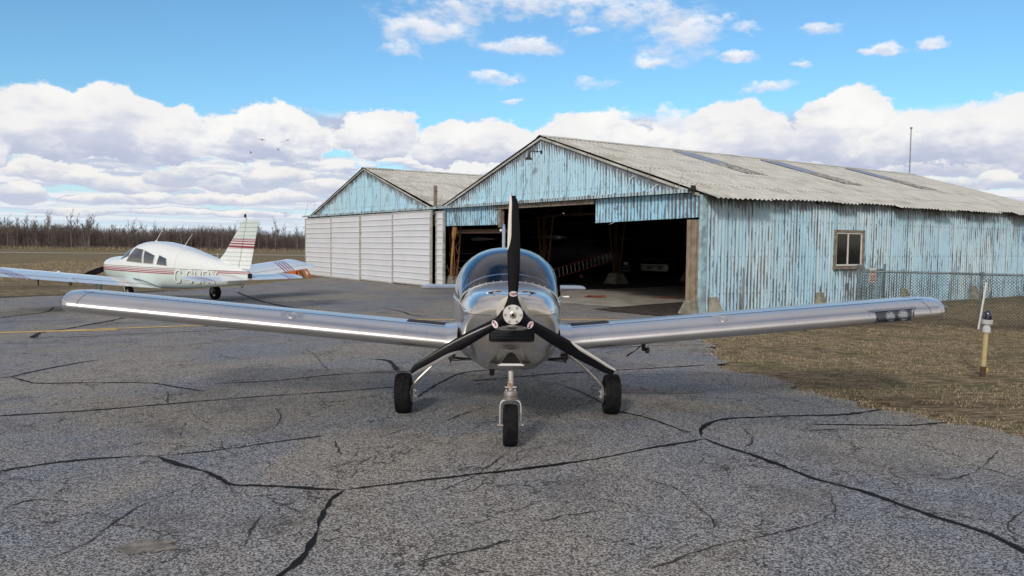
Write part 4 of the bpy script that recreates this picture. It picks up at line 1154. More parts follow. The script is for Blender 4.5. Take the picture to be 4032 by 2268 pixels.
# ================================================================== FENCE
M_MESH = mat('dull_green_chain_link', (0.075, 0.10, 0.10), 0.6, metal=0.3, var=0.2)
M_POST = mat('weathered_grey_pipe', (0.20, 0.25, 0.27), 0.55, metal=0.3, color2=(0.12, 0.15, 0.16), vscale=10)


def fence_run(t, pts, H, pitch, r, posts, clips=True):
    b_ = MB()
    for i in range(len(pts) - 1):
        A, B = Vector((*pts[i], 0)), Vector((*pts[i + 1], 0)); L = (B - A).length; d = (B - A).normalized()
        n = int(L / pitch); hN = int(H / pitch)
        for s_ in (1, -1):
            for k in range(-hN, n + 1):
                # a wire climbing at 45 degrees, zigzag bulge gives the woven look
                a0, a1 = k * pitch, k * pitch + hN * pitch
                lo = max(0, a0); hi = min(L, a1)
                if hi <= lo: continue
                z_lo = (lo - a0); z_hi = (hi - a0)
                if s_ < 0: z_lo, z_hi = H - z_lo, H - z_hi
                b_.tube([A + d * lo + Vector((0, 0, z_lo + .03)), A + d * hi + Vector((0, 0, z_hi + .03))], r, 3, cap=False)
        # knuckles along the top
        for k in range(n):
            q = A + d * (k * pitch); b_.tube([q + Vector((0, 0, H + .01)), q + d * pitch / 2 + Vector((0, 0, H + .045)), q + d * pitch + Vector((0, 0, H + .01))], r, 3, cap=False)
    b_.build('chain_link_mesh', M_MESH, t)
    b_ = MB(); b_.tube([(*p, H + .01) for p in pts], .021, 8); b_.build('top_rail', M_POST, t)
    for p, hh, rr in posts:
        b_ = MB(); b_.tube([(*p, -.05), (*p, hh)], rr, 10); b_.lathe([(rr + .006, hh), (rr + .006, hh + .02), (.01, hh + .045)], (*p, 0), n=10); b_.build('post', M_POST, t)


fn = thing('chain_link_fence', 'low green chain-link fence along the grass beside the hangar', 'fence')
fence_run(fn, [(7.43, 16.60), (8.92, 15.95), (9.32, 15.45), (11.2, 14.3), (13.4, 13.0)], 1.08, .062, .0043,
          [((7.40, 16.62), 1.20, .038), ((9.32, 15.45), 1.10, .03), ((13.4, 13.0), 1.1, .03)])
fg = thing('fence_gate', 'chain-link gate swung back between the fence post and the hangar wall', 'gate')
fence_run(fg, [(7.52, 16.85), (8.28, 17.32)], 1.09, .062, .0046, [((7.52, 16.85), 1.10, .02), ((8.28, 17.32), 1.20, .024)])
b_ = MB(); b_.tube([(7.52, 16.85, .1), (8.28, 17.32, .1)], .02, 8); b_.build('bottom_rail', M_POST, fg)
gp = thing('gate_post', 'lone grey pipe post standing against the blue wall left of the window', 'post', (6.93, 20.20, 0))
b_ = MB(); b_.tube([(0, 0, -.05), (0, 0, 1.12)], .035, 10); b_.build('pipe', M_POST, gp)
b_ = MB(); b_.lathe([(.04, 1.12), (.04, 1.14), (.01, 1.17)], n=10); b_.build('cap', M_POST, gp)
b_ = MB(); b_.box((.0, -.05, .82), (.04, .05, .05)).box((.0, -.05, .3), (.04, .05, .05)); b_.build('hinge', M_GALV, gp)

# sign on the gate
M_SIGN = mat('sign_white', (0.72, 0.68, 0.62), 0.5, color2=(0.62, 0.57, 0.52), vscale=8)
M_SRED = mat('sign_faded_red', (0.55, 0.20, 0.18), 0.6, var=0.2, vscale=30)
sg = thing('warning_sign', 'small faded white and red notice hanging on the chain-link gate', 'sign', (7.87, 17.06, 0.0), math.atan2(.47, .76))
b_ = MB(); b_.box((0, -.03, .985), (.24, .006, .33)); b_.build('plate', M_SIGN, sg, bevel=.002)


def text(body, size, m, parent, loc, rot, extr=.001, shear=0.0, name='lettering'):
    cu = bpy.data.curves.new(name, 'FONT'); cu.body = body; cu.size = size; cu.extrude = extr; cu.align_x = 'CENTER'; cu.align_y = 'CENTER'; cu.shear = shear
    o = bpy.data.objects.new('tmp', cu); COL.objects.link(o)
    dg = bpy.context.evaluated_depsgraph_get(); me = bpy.data.meshes.new_from_object(o.evaluated_get(dg))
    bpy.data.objects.remove(o); me.name = name; me.materials.clear(); me.materials.append(m)
    q = bpy.data.objects.new(name, me); COL.objects.link(q); q.parent = parent; q.location = loc; q.rotation_euler = rot
    return q
text('NO', .10, M_SRED, sg, (0, -.036, 1.06), (R(90), 0, 0))
b_ = MB()
for z, segs in ((.98, ((-.10, -.03), (-.02, .03), (.045, .10))), (.935, ((-.09, .01), (.025, .09))), (.885, ((-.095, -.01), (.0, .05), (.06, .10)))):
    for a, b in segs: b_.bb(a, b, -.0365, -.034, z - .012, z + .012)
b_.build('faded_line', M_SRED, sg)

# white stake against the fence
b_ = MB(); b_.tube([(0, 0, 0), (.05, -.12, .95)], .022, 4); st = b_.build('white_stake', M_WHITE); st.location = (9.24, 15.36, -.01); tag(st, 'thin white painted stake leaning against the chain-link fence post', 'stake')

# ================================================================== PAVEMENT EDGE LIGHT
M_TANP = mat('cream_painted_pipe', (0.52, 0.42, 0.22), 0.5, color2=(0.44, 0.34, 0.17), vscale=12)
M_BLUEG = mat('dark_blue_lens', (0.006, 0.008, 0.035), 0.08, var=0.1, spec=0.9, coat=0.6)
M_WPL = mat('grey_white_plastic', (0.55, 0.58, 0.60), 0.4, var=0.08)
M_TAPE = mat('yellow_tape', (0.75, 0.42, 0.03), 0.5, var=0.1)
tl = thing('edge_light', 'blue taxiway edge light on a cream pipe post in the grass', 'edge light', (5.93, 9.726, 0))
tl.rotation_euler = (0, R(2.2), 0)
b_ = MB(); b_.lathe([(.032, -.03), (.034, .10), (.031, .13)], n=14); b_.build('base', M_RUSTD, tl, smooth=True)
b_ = MB(); b_.box((.030, -.012, .085), (.012, .04, .06)); b_.build('tape', M_TAPE, tl)
b_ = MB(); b_.lathe([(.030, .10), (.030, .58)], n=16); b_.build('post', M_TANP, tl, smooth=True)
b_ = MB(); b_.lathe([(.046, .56), (.048, .62), (.036, .625), (.036, .655), (.062, .665), (.068, .69), (.068, .715), (.055, .72)], n=20); b_.build('collar', M_WPL, tl, smooth=True)
b_ = MB(); b_.lathe([(.048, .718), (.048, .77), (.046, .80), (.034, .828), (.012, .842)], n=20); b_.build('lens', M_BLUEG, tl, smooth=True)

# ================================================================== SILVER AIRCRAFT
def m_silver(name='silver_paint', col=(0.68, 0.672, 0.668), rough=0.31):
    m, T, b = custom(name)
    co = T.new('ShaderNodeTexCoord').outputs['Object']
    n = T.noise(co, 2.0, 4, 0.6); n2 = T.noise(co, 420.0, 1, 0.5); n3 = T.noise(T.mapping(co, (1, 3, 3)), 1.6, 2, 0.5)
    T.l.new(T.mix(T.smooth(n, 0.3, 0.7), tuple(c * 0.95 for c in col), col), b.inputs['Base Color'])
    b.inputs['Metallic'].default_value = 0.92
    T.l.new(T.math('ADD', T.lin(n, 0.2, 0.8, rough * 0.85, rough * 1.25), T.math('MULTIPLY', n2, 0.03)), b.inputs['Roughness'])
    b.inputs['Coat Weight'].default_value = 0.35; b.inputs['Coat Roughness'].default_value = 0.05
    bn = T.new('ShaderNodeBump', i={'Strength': 0.05, 'Distance': 0.01}); T.l.new(n3, bn.inputs['Height']); T.l.new(bn.outputs[0], b.inputs['Normal'])
    return m


M_SIL = m_silver()
M_SILC = m_silver('silver_cowl_paint', (0.68, 0.665, 0.64), 0.20)
M_PROP = mat('black_composite', (0.004, 0.004, 0.007), 0.2, var=0.1, spec=0.22)
M_EDGE = m_silver('nickel_edge', (0.82, 0.80, 0.76), 0.22)
M_HUB = mat('machined_aluminium', (0.78, 0.78, 0.76), 0.42, metal=0.55, var=0.06, vscale=20)
M_RING = mat('cream_backplate', (0.66, 0.63, 0.56), 0.4, metal=0.2, var=0.05)
M_FORK = mat('bare_strut_metal', (0.62, 0.60, 0.57), 0.32, metal=0.75, color2=(0.40, 0.34, 0.29), vscale=16, detail=6)
M_DARKIN = mat('cockpit_charcoal', (0.030, 0.036, 0.055), 0.7, var=0.2)
M_VOID = mat('opening_black', (0.006, 0.006, 0.007), 0.9)
M_CAN = glass('tinted_canopy', (0.50, 0.62, 0.86), 1.15, 0.0)
M_CLEAR = glass('clear_lens', (0.93, 0.96, 0.98), 1.2, 0.05)
M_DECAL = mat('decal_white', (0.72, 0.66, 0.68), 0.4, color2=(0.62, 0.50, 0.54), vscale=60)
M_DECK = mat('decal_navy', (0.03, 0.04, 0.10), 0.5)
M_DECR = mat('decal_red', (0.45, 0.10, 0.12), 0.5)
M_RIB = mat('red_ribbon', (0.22, 0.02, 0.02), 0.8, var=0.3, vscale=30)
M_RIVET = mat('rivet_heads', (0.26, 0.27, 0.30), 0.5, metal=0.4)
M_SEAM = mat('panel_seam', (0.06, 0.06, 0.065), 0.6)
M_WALK = mat('walkway_grip', (0.035, 0.036, 0.042), 0.95, bump=0.6, bscale=200)

AC = thing('silver_aircraft', 'low-wing silver two-seat aircraft facing the camera with a black three-blade propeller and bubble canopy', 'aircraft', (-0.03, 7.30, 0), R(1.35))

# ---- cowling: half profiles bottom -> top, 12 points each
CW_ = [
    (-1.375, [(.118 * math.cos(R(a)), 1.095 + .118 * math.sin(R(a))) for a in [-90 + 180 * k / 11 for k in range(12)]]),
    (-1.345, [(0, .955), (.05, .955), (.10, .965), (.14, .985), (.165, 1.01), (.175, 1.05), (.175, 1.09), (.17, 1.13), (.15, 1.165), (.11, 1.195), (.06, 1.215), (0, 1.22)]),
    (-1.27, [(0, .835), (.09, .835), (.16, .85), (.21, .88), (.25, .92), (.275, .98), (.285, 1.04), (.28, 1.09), (.26, 1.14), (.21, 1.19), (.11, 1.225), (0, 1.228)]),
    (-1.12, [(0, .70), (.11, .70), (.19, .715), (.26, .76), (.31, .82), (.345, .90), (.362, .98), (.362, 1.06), (.335, 1.135), (.27, 1.20), (.14, 1.238), (0, 1.236)]),
    (-.85, [(0, .585), (.15, .585), (.23, .605), (.29, .645), (.345, .71), (.385, .81), (.407, .92), (.412, 1.04), (.392, 1.12), (.31, 1.205), (.16, 1.248), (0, 1.25)]),
    (-.52, [(0, .512), (.19, .512), (.235, .535), (.275, .562), (.335, .60), (.39, .72), (.422, .87), (.430, 1.03), (.418, 1.09), (.34, 1.19), (.18, 1.25), (0, 1.262)]),
    (-.30, [(0, .50), (.20, .50), (.245, .525), (.285, .555), (.345, .59), (.40, .71), (.437, .87), (.445, 1.02), (.440, 1.075), (.36, 1.19), (.19, 1.255), (0, 1.272)])]


def half_at(y, tab=CW_):
    keys = [(k, *[c for p in pr for c in p]) for k, pr in tab]
    f = catmull(keys, y); return [(f[2 * i], f[2 * i + 1]) for i in range(12)]


def ring_from_half(hp, y, sub=3):
    # smooth resample around the half profile then mirror
    idx = [(i, p[0], p[1]) for i, p in enumerate(hp)]
    pts = [catmull(idx, i / sub) for i in range(11 * sub + 1)]
    pts = [(max(0.0, a), b) for a, b in pts]
    return [(a, y, b) for a, b in pts] + [(-a, y, b) for a, b in pts[-2:0:-1]]


def cowl_xz(y, x=None, z=None):
    """surface point on the cowl at station y for a given x (top side) or z (side)"""
    r = [p for p in ring_from_half(half_at(y), y, 6)][:67]
    if z is not None: q = min(r, key=lambda p: abs(p[2] - z)); return q[0]
    q = min([p for p in r if p[2] > 1.0], key=lambda p: abs(p[0] - abs(x))); return q[2]


ysC = [-1.375, -1.368, -1.358, -1.345, -1.325, -1.30, -1.27, -1.23, -1.18, -1.12, -1.05, -.97, -.88, -.78, -.68, -.58, -.46, -.38, -.30]
b_ = MB(); b_.loft([ring_from_half(half_at(y), y) for y in ysC], cap1=False)
cowl = b_.build('cowling', M_SILC, AC, smooth=True, angle=60)
# seam between upper and lower cowl, plus fasteners
b_ = MB()
for s_ in (-1, 1):
    pts = []
    for y in [-1.355 + .0352 * k for k in range(31)]:
        z = 1.062 - .0 * y; pts.append((s_ * (cowl_xz(y, z=z) + .0008), y, z))
    b_.tube(pts, .0022, 4)
b_.build('cowl_seam', M_SEAM, cowl)
b_ = MB()
for s_ in (-1, 1):
    for k in range(7):
        y = -1.22 + k * .15
        for dz_ in (.022,):
            x = cowl_xz(y, z=1.062 + dz_); b_.lathe([(.005, -.002), (.005, .002), (.002, .004)], (s_ * x, y, 1.062 + dz_), 'X', 8)
b_.build('fasteners', M_SEAM, cowl)
# triangular gaps in the upper cowl
for s_ in (-1, 1):
    vs = []
    for (x, y) in ((.085, -1.16), (.185, -1.16), (.135, -1.30)):
        vs.append((s_ * x, y, cowl_xz(y, x=x) + .004))
    xm = [(.135, -1.16)]
    n_ = len(vs); vs += [(a, b + .03, c - .03) for a, b, c in vs]
    b_ = MB(); b_.add(vs, [(0, 1, 2), (3, 5, 4), (0, 3, 4, 1), (1, 4, 5, 2), (2, 5, 3, 0)]); b_.build('vent_opening', M_VOID, cowl)
# raised lip behind the gaps
b_ = MB()
for s_ in (-1, 1):
    b_.tube([(s_ * x, -1.155, cowl_xz(-1.155, x=x) + .004) for x in (.07, .10, .135, .17, .20)], .006, 6)
b_.build('vent_lip', M_SILC, cowl, smooth=True)
# radiator scoop
sc_ = MB()
def rr(x, z0, z1, y, rad=.02, n=4):
    o = []
    for (cx, cz, a0) in ((x - rad, z0 + rad, -90), (x - rad, z1 - rad, 0), (-x + rad, z1 - rad, 90), (-x + rad, z0 + rad, 180)):
        for k in range(n + 1): a = R(a0 + 90 * k / n); o.append((cx + rad * math.cos(a), y, cz + rad * math.sin(a)))
    return o
sc_.loft([rr(.170, .866, .950, -1.332), rr(.176, .858, .968, -1.350), rr(.186, .850, .985, -1.342), rr(.196, .838, .99, -1.25), rr(.20, .82, .99, -1.1)], cap0=False, cap1=False)

scp = sc_.build('radiator_scoop', M_SILC, cowl, smooth=True, angle=50)
b_ = MB(); b_.loft([rr(.168, .868, .948, -1.338)] * 1 + [rr(.168, .868, .948, -1.30)])
b_.build('radiator_core', M_VOID, scp)
b_ = MB()
for k in range(6): z = .882 + k * .011; b_.bb(-.163, .163, -1.343, -1.339, z, z + .0045)
b_.build('radiator_fins', M_DARKIN, scp)
# lower triangular inlet in its chin fairing
def tri(w, z0, h_, y, n=5):
    o = [(-w, y, z0), (w, y, z0)]
    for k in range(n + 1):
        a = R(25 + 130 * k / n); o.append((w * .30 * math.cos(a) / math.cos(R(25)) * 1.0, y, z0 + h_ * .80 + h_ * .20 * math.sin(a)))
    return o
b_ = MB()
b_.loft([[(p[0], p[1], p[2]) for p in tri(.080, .672, .086, -1.215)], tri(.092, .660, .105, -1.218), tri(.12, .64, .13, -1.13), tri(.17, .57, .2, -.85)], cap0=False, cap1=False)

b_.loft([[(-.10, -1.222, .655), (.10, -1.222, .655), (.105, -1.22, .665), (-.105, -1.22, .665)], [(-.16, -.90, .575), (.16, -.90, .575), (.20, -.90, .64), (-.20, -.90, .64)]])
ch_ = b_.build('chin_inlet', M_SILC, cowl, smooth=True, angle=40)
b_ = MB(); b_.loft([tri(.080, .673, .086, -1.2185), tri(.080, .673, .086, -1.18)]); b_.build('inlet_opening', M_VOID, ch_)
# exhaust
b_ = MB(); b_.tube([(-.15, -.50, .54), (-.15, -.52, .485), (-.152, -.545, .475)], .022, 12); b_.build('exhaust_pipe', M_BLACK, AC, smooth=True)

# ---- fuselage behind the cowl
FH = [
    (-.30, [(0, .50), (.20, .50), (.245, .525), (.285, .555), (.345, .59), (.40, .71), (.437, .87), (.445, 1.02), (.440, 1.075), (.425, 1.078), (.2, 1.078), (0, 1.078)]),
    (.10, [(0, .50), (.22, .50), (.30, .51), (.38, .53), (.44, .57), (.48, .70), (.497, .86), (.503, 1.01), (.503, 1.075), (.485, 1.078), (.2, 1.078), (0, 1.078)]),
    (.70, [(0, .52), (.24, .52), (.34, .525), (.42, .54), (.49, .575), (.52, .70), (.535, .86), (.54, 1.01), (.54, 1.08), (.52, 1.083), (.2, 1.083), (0, 1.083)]),
    (1.55, [(0, .58), (.22, .58), (.32, .585), (.40, .60), (.45, .64), (.48, .74), (.49, .88), (.495, 1.00), (.49, 1.08), (.47, 1.083), (.2, 1.083), (0, 1.083)]),
    (1.62, [(0, .58), (.22, .58), (.32, .585), (.40, .60), (.45, .64), (.48, .74), (.49, .88), (.49, 1.00), (.47, 1.12), (.42, 1.25), (.25, 1.40), (0, 1.44)]),
    (2.4, [(0, .66), (.16, .66), (.24, .665), (.30, .68), (.33, .71), (.35, .78), (.355, .90), (.35, 1.00), (.33, 1.08), (.27, 1.15), (.16, 1.21), (0, 1.23)]),
    (3.6, [(0, .80), (.08, .80), (.11, .803), (.14, .81), (.155, .83), (.16, .88), (.16, .94), (.155, .99), (.14, 1.03), (.11, 1.06), (.07, 1.08), (0, 1.085)]),
    (4.35, [(0, .88), (.02, .88), (.03, .884), (.035, .89), (.04, .90), (.042, .93), (.042, .96), (.04, .98), (.036, 1.0), (.03, 1.01), (.02, 1.015), (0, 1.018)])]
b_ = MB(); b_.loft([ring_from_half(half_at(y, FH), y) for y in (-.297, -.2, -.05, .1, .3, .5, .7, 1.0, 1.3, 1.55, 1.62, 1.8, 2.0, 2.4, 2.8, 3.2, 3.6, 4.0, 4.35)])
fus = b_.build('fuselage', M_SIL, AC, smooth=True, angle=40)
b_ = MB(); b_.bb(-.46, .46, .02, 1.5, 1.086, 1.09); b_.build('cockpit_floor', M_DARKIN, AC)
# coaming, instrument panel, seats
b_ = MB(); b_.loft([[(w * math.cos(R(a)) , y, 1.085 + h_ * math.sin(R(a))) for a in range(0, 181, 12)] for (y, w, h_) in ((-.27, .425, .165), (-.10, .455, .165), (.12, .47, .15))]); pn = b_.build('coaming', M_DARKIN, AC, smooth=True)
b_ = MB(); b_.bb(-.40, .40, .122, .13, 1.09, 1.20); b_.build('instrument_panel', M_BLACK, pn)
b_ = MB(); b_.box((-.03, .02, 1.255), (.11, .05, .025)); b_.build('compass', M_GREY, pn)
for s_ in (-1, 1):
    b_ = MB(); b_.loft([rr2 for rr2 in [[(s_ * .235 + x, y, z) for x, z in ((-.19, 1.07), (.19, 1.07), (.18, 1.26), (.12, 1.31), (-.12, 1.31), (-.18, 1.26))] for y in (.92, 1.04)]]); b_.build('seat', M_DARKIN, AC, smooth=True, bevel=.02)
# ---- canopy
CN = [(-.295, .438, 1.262, 2.1), (-.18, .458, 1.325, 2.1), (-.02, .480, 1.415, 2.15), (.18, .505, 1.495, 2.2), (.42, .528, 1.550, 2.25), (.70, .540, 1.573, 2.25), (1.0, .535, 1.562, 2.2), (1.3, .520, 1.515, 2.2), (1.6, .485, 1.445, 2.1)]
def arch(y, off=0.0, n=32):
    w, zt, e = catmull(CN, y); zb = 1.083; o = []
    for k in range(n + 1):
        a = math.pi * k / n; c, s_ = math.cos(a), math.sin(a)
        o.append(((w + off) * math.copysign(abs(c)**(2 / e), c), y, zb + (zt + off - zb) * abs(s_)**(2 / e)))
    return o
ysK = [-.295, -.25, -.2, -.13, -.05, .05, .18, .3, .42, .56, .7, .85, 1.0, 1.15, 1.3, 1.45, 1.6]
b_ = MB(); b_.loft([arch(y) for y in ysK], close=False, cap0=False, cap1=False); can = b_.build('canopy', M_CAN, AC, smooth=True)
def hoop(y0_, r_, name, m, off=.004, dy=0.0, y1_=None):
    b_ = MB(); p = arch(y0_, off); b_.tube(p, r_, 6, flat=.6); return b_.build(name, m, can, smooth=True)
hoop(-.292, .009, 'windscreen_rim', M_SILC, .003)
hoop(-.155, .006, 'canopy_bow', M_HUB, -.006); hoop(.60, .011, 'roll_hoop', M_BLACK, -.02); hoop(1.60, .014, 'rear_frame', M_SIL, .002)
b_ = MB()
for p in arch(-.262, .002, 20)[2:-2]: b_.lathe([(.0035, -.003), (.003, .003)], p, 'Y', 8)
b_.build('canopy_screws', M_HUB, can)
for s_ in (-1, 1):
    b_ = MB(); b_.tube([(s_ * (catmull(CN, y)[0] + .002), y, 1.083) for y in (-.29, 0, .3, .7, 1.1, 1.6)], .012, 6); b_.build('canopy_rail', M_SIL, can, smooth=True)
b_ = MB(); b_.tube([(.52, .25, 1.10), (.585, .24, 1.10)], .008, 8).lathe([(.014, .56), (.014, .59)], (0, .24, 1.10), 'X', 10); b_.build('canopy_latch', M_HUB, AC, smooth=True)

# ---- wings
X0, X1, DIH = .50, 4.0, .0916
def wchord(x):
    """leading edge y, chord, mid z, thickness ratio"""
    t = (x - X0) / (X1 - X0)
    return -.30 + .015 * t, 1.42 - .10 * t, .661 + DIH * x, .136
def wing_pt(s_, x, q, upper=True, off=0.0):
    yl_, c, z, t = wchord(x); inc = R(2.2)
    yt = 5 * t * (.36 * math.sqrt(q) - .1891 * q - .3516 * q * q + .2843 * q**3 - .1036 * q**4)
    yc = .025 * 4 * q * (1 - q); zz = (yc + yt if upper else yc - yt) * c + (off if upper else -off)
    yy = q * c
    return (s_ * x, yl_ + yy * math.cos(inc) + zz * math.sin(inc), z - yy * math.sin(inc) + zz * math.cos(inc))
def wring(s_, x, n=18, shrink=1.0, dx=0.0):
    qs = [(1 - math.cos(math.pi * i / n)) / 2 for i in range(n + 1)]
    r_ = [wing_pt(s_, x, q, True) for q in qs[::-1]] + [wing_pt(s_, x, q, False) for q in qs[1:]]
    if shrink < 1 or dx:
        c = wing_pt(s_, x, .42, True); yl_, ch, z, t = wchord(x); cy, cz = yl_ + ch * .5, z + .028
        r_ = [(p[0] + s_ * (dx + .14 * min(1, max(0, (p[1] - yl_) / .5)) * min(1, dx / .05) - .03), cy + (p[1] - cy) * (0.55 + .45 * shrink), cz + (p[2] - cz) * shrink) for p in r_]
    return r_
def rivets(pts, r_=.0042):
    b = MB()
    for p in pts: b.lathe([(r_, -.0004), (r_ * .6, .0016)], p, 'Z', 5)
    return b
for s_ in (-1, 1):
    b_ = MB(); st_ = [X0, .8, 1.2, 1.8, 2.4, 3.0, 3.3, 3.95]
    def wr2(x, cut=False):
        r_ = wring(s_, x)
        if cut: yc_ = wchord(x)[0] + .034; r_ = [(p[0], max(p[1], yc_), p[2]) for p in r_]
        return r_
    if s_ > 0: rings = [wr2(x) for x in st_[:-2]] + [wr2(3.355), wr2(3.357, True), wr2(3.705, True), wr2(3.707), wr2(3.95)]
    else: rings = [wring(s_, x) for x in st_]
    rings += [wring(s_, 3.95, shrink=k, dx=d) for k, d in ((.993, .025), (.97, .05), (.91, .08), (.81, .10), (.64, .115), (.40, .122))]
    b_.loft(rings)
    # rivet lines along the spar and two ribs, seams
    pts = [wing_pt(s_, .62 + .05 * k, .20, True) for k in range(62)] + [wing_pt(s_, .62 + .05 * k, .30, True) for k in range(62)]
    for x in (.75, .95, 1.35, 1.9, 2.6, 3.3): pts += [wing_pt(s_, x, q, True) for q in (.004, .012, .025, .045, .07, .1, .13, .165)]
    rv = rivets(pts); b_.cm = 1; b_.add(rv.v, rv.f)      # rivet heads are surface pattern of the wing
    wg = b_.build('wing', [M_SIL, M_RIVET], AC, smooth=True, angle=50)
    b_ = MB(); b_.tube([wing_pt(s_, x, .185, True, .0003) for x in (.6, 1.2, 2.0, 3.0, 3.92)], .0024, 4)
    b_.tube([wing_pt(s_, 3.86, q, True, .0005) for q in (0, .004, .012, .025, .05, .1, .2, .35, .6)], .0022, 4); b_.build('panel_seam', M_SEAM, wg)
    # fuel cap on its plate
    c = Vector(wing_pt(s_, 1.98, .09, True, .004)); nrm = Vector((-s_ * DIH, -.42, .9)).normalized(); rot = nrm.to_track_quat('Z', 'Y').to_matrix()
    b_ = MB(); b_.box(c - nrm * .003, (.20, .13, .006), rot); b_.build('cap_plate', M_SIL, wg)
    b_ = MB(); b_.lathe([(.046, 0), (.046, .008), (.036, .011), (.034, .007), (.0, .007)], n=20, cap=False)
    b_.v = [tuple(c + rot @ Vector(v)) for v in b_.v]; b_.build('fuel_cap', M_SIL, wg, smooth=True)
    # walkway grip
    vs, fs = [], []
    for i in range(9):
        x = .60 + i * .045
        for j in range(7): vs.append(wing_pt(s_, x, .24 + j * .085, True, .003))
    for i in range(8):
        for j in range(6): a = i * 7 + j; fs.append((a, a + 1, a + 8, a + 7))
    b_ = MB(); b_.add(vs, fs); b_.build('walkway', M_WALK, wg)
    # root fairing and step
    b_ = MB(); b_.loft([[tuple(Vector(p) * 1) for p in [(s_ * x, y, z) for (y, z) in [(q[1], q[2] + dz_) for q in wring(1, X0 + .02)]]] for x, dz_ in ((.47, .02), (.56, .006), (.585, .002))]); b_.build('root_fairing', M_SIL, wg, smooth=True)
    # wing tip light
    yl_, ch, z, t = wchord(3.95)
    b_ = MB(); b_.lathe([(.004, .062), (.016, .05), (.022, .03), (.034, .0), (.036, -.02)] if s_ > 0 else [(.036, .02), (.034, .0), (.022, -.03), (.016, -.05), (.004, -.062)], (s_ * 4.065, yl_ + .20, z + .030), 'X', 14); b_.build('tip_light', M_CLEAR, wg, smooth=True)
    b_ = MB(); b_.lathe([(.012, -.015), (.014, .02)], (s_ * 4.065, yl_ + .20, z + .030), 'X', 10); b_.build('tip_bulb', M_HUB, wg)
    # tie-down ring
    q = wing_pt(s_, 2.85, .28, False); b_ = MB(); b_.tube([(q[0] + .012 * math.cos(a), q[1], q[2] - .014 + .012 * math.sin(a)) for a in [k * math.pi / 5 for k in range(11)]], .003, 5); b_.build('tie_down_ring', M_BLACK, wg)
    if s_ > 0:
        # landing and taxi light behind a clear fairing: bay walls, two LED reflectors, glazing
        def patch(xa, xb, off, m, name, qs, par, slant=.0):
            vs, fs = [], []; nx = 10
            for i in range(nx + 1):
                for j, (q, up_) in enumerate(qs):
                    f = j / (len(qs) - 1); x = xa + (xb - xa) * i / nx + slant * (f - .5) * (1 - 2 * i / nx) * 1.0
                    vs.append(wing_pt(s_, x, q, up_, off))
            k = len(qs)
            for i in range(nx):
                for j in range(k - 1): a = i * k + j; fs.append((a, a + 1, a + k + 1, a + k))
            b = MB(); b.add(vs, fs); return b.build(name, m, par, smooth=True)
        qs = [(.055, True), (.035, True), (.02, True), (.008, True), (0, True), (.004, False), (.012, False), (.022, False)]
        b_ = MB(); z_ = wchord(3.53)[2]; y_ = wchord(3.53)[0]
        b_.prism([(3.36, z_ - .070), (3.70, z_ - .040), (3.70, z_ + .070), (3.36, z_ + .040)], y_ + .033, y_ + .036); lb = b_.build('light_bay', M_DARKIN, wg)
        for (x, r_, n_) in ((3.495, .045, 14), (3.612, .048, 18)):
            yl_, ch, z, t = wchord(x); c = Vector((x, yl_ + .018, z + .002))
            b_ = MB(); b_.lathe([(r_, .012), (r_ + .003, .0), (r_, -.004), (r_ - .004, .002), (0, .004)], c, 'Y', 24, cap=False); lr = b_.build('lamp_housing', M_GALV, lb, smooth=True)
            b_ = MB()
            for k in range(n_):
                rad = r_ * .72 * math.sqrt((k + .5) / n_); a = k * 2.4; b_.lathe([(.0065, 0), (.005, -.006), (.0, -.007)], c + Vector((rad * math.cos(a), .0, rad * math.sin(a))), 'Y', 8)
            b_.build('led_lenses', M_LENS, lr)
        patch(3.357, 3.705, .0015, M_CLEAR, 'light_glazing', qs, lb, .12)
        # pitot mount with its red streamer
        q = wing_pt(s_, 1.28, .22, False)
        b_ = MB(); b_.loft([[(q[0] + a, q[1] + b * .03, q[2] + .004 - h_) for a, b in ((-w, -1), (w, -1), (w, 1), (-w, 1))] for h_, w in ((0, .016), (.06, .010), (.075, .012))]); pt = b_.build('pitot_mount', M_BLACK, wg)
        b_ = MB(); b_.tube([(q[0] + .02, q[1] - .16, q[2] - .05), (q[0] + .02, q[1] + .02, q[2] - .06)], .012, 8).box((q[0] + .028, q[1] - .05, q[2] - .06), (.03, .05, .05)); b_.build('pitot_cover', M_BLACK, pt)
        b_ = MB(); pp = [(-.01, 0, -.02), (-.05, 0, -.045), (-.09, .01, -.085), (-.12, .01, -.10), (-.16, .0, -.125)]
        o_ = len(b_.v)
        for i, p in enumerate(pp):
            tw = [.0, .5, 1.2, .6, .2][i]; w_ = [.004, .010, .011, .012, .012][i]
            for k in (-1, 1): b_.v.append((q[0] + p[0] + k * w_ * math.sin(tw) * .6, q[1] + p[1] + k * w_ * math.cos(tw), q[2] + p[2] + k * w_ * .7))
            if i: b_.f.append((o_ + 2 * i - 2, o_ + 2 * i - 1, o_ + 2 * i + 1, o_ + 2 * i)); b_.m.append(0)
        b_.build('red_streamer', M_RIB, pt)

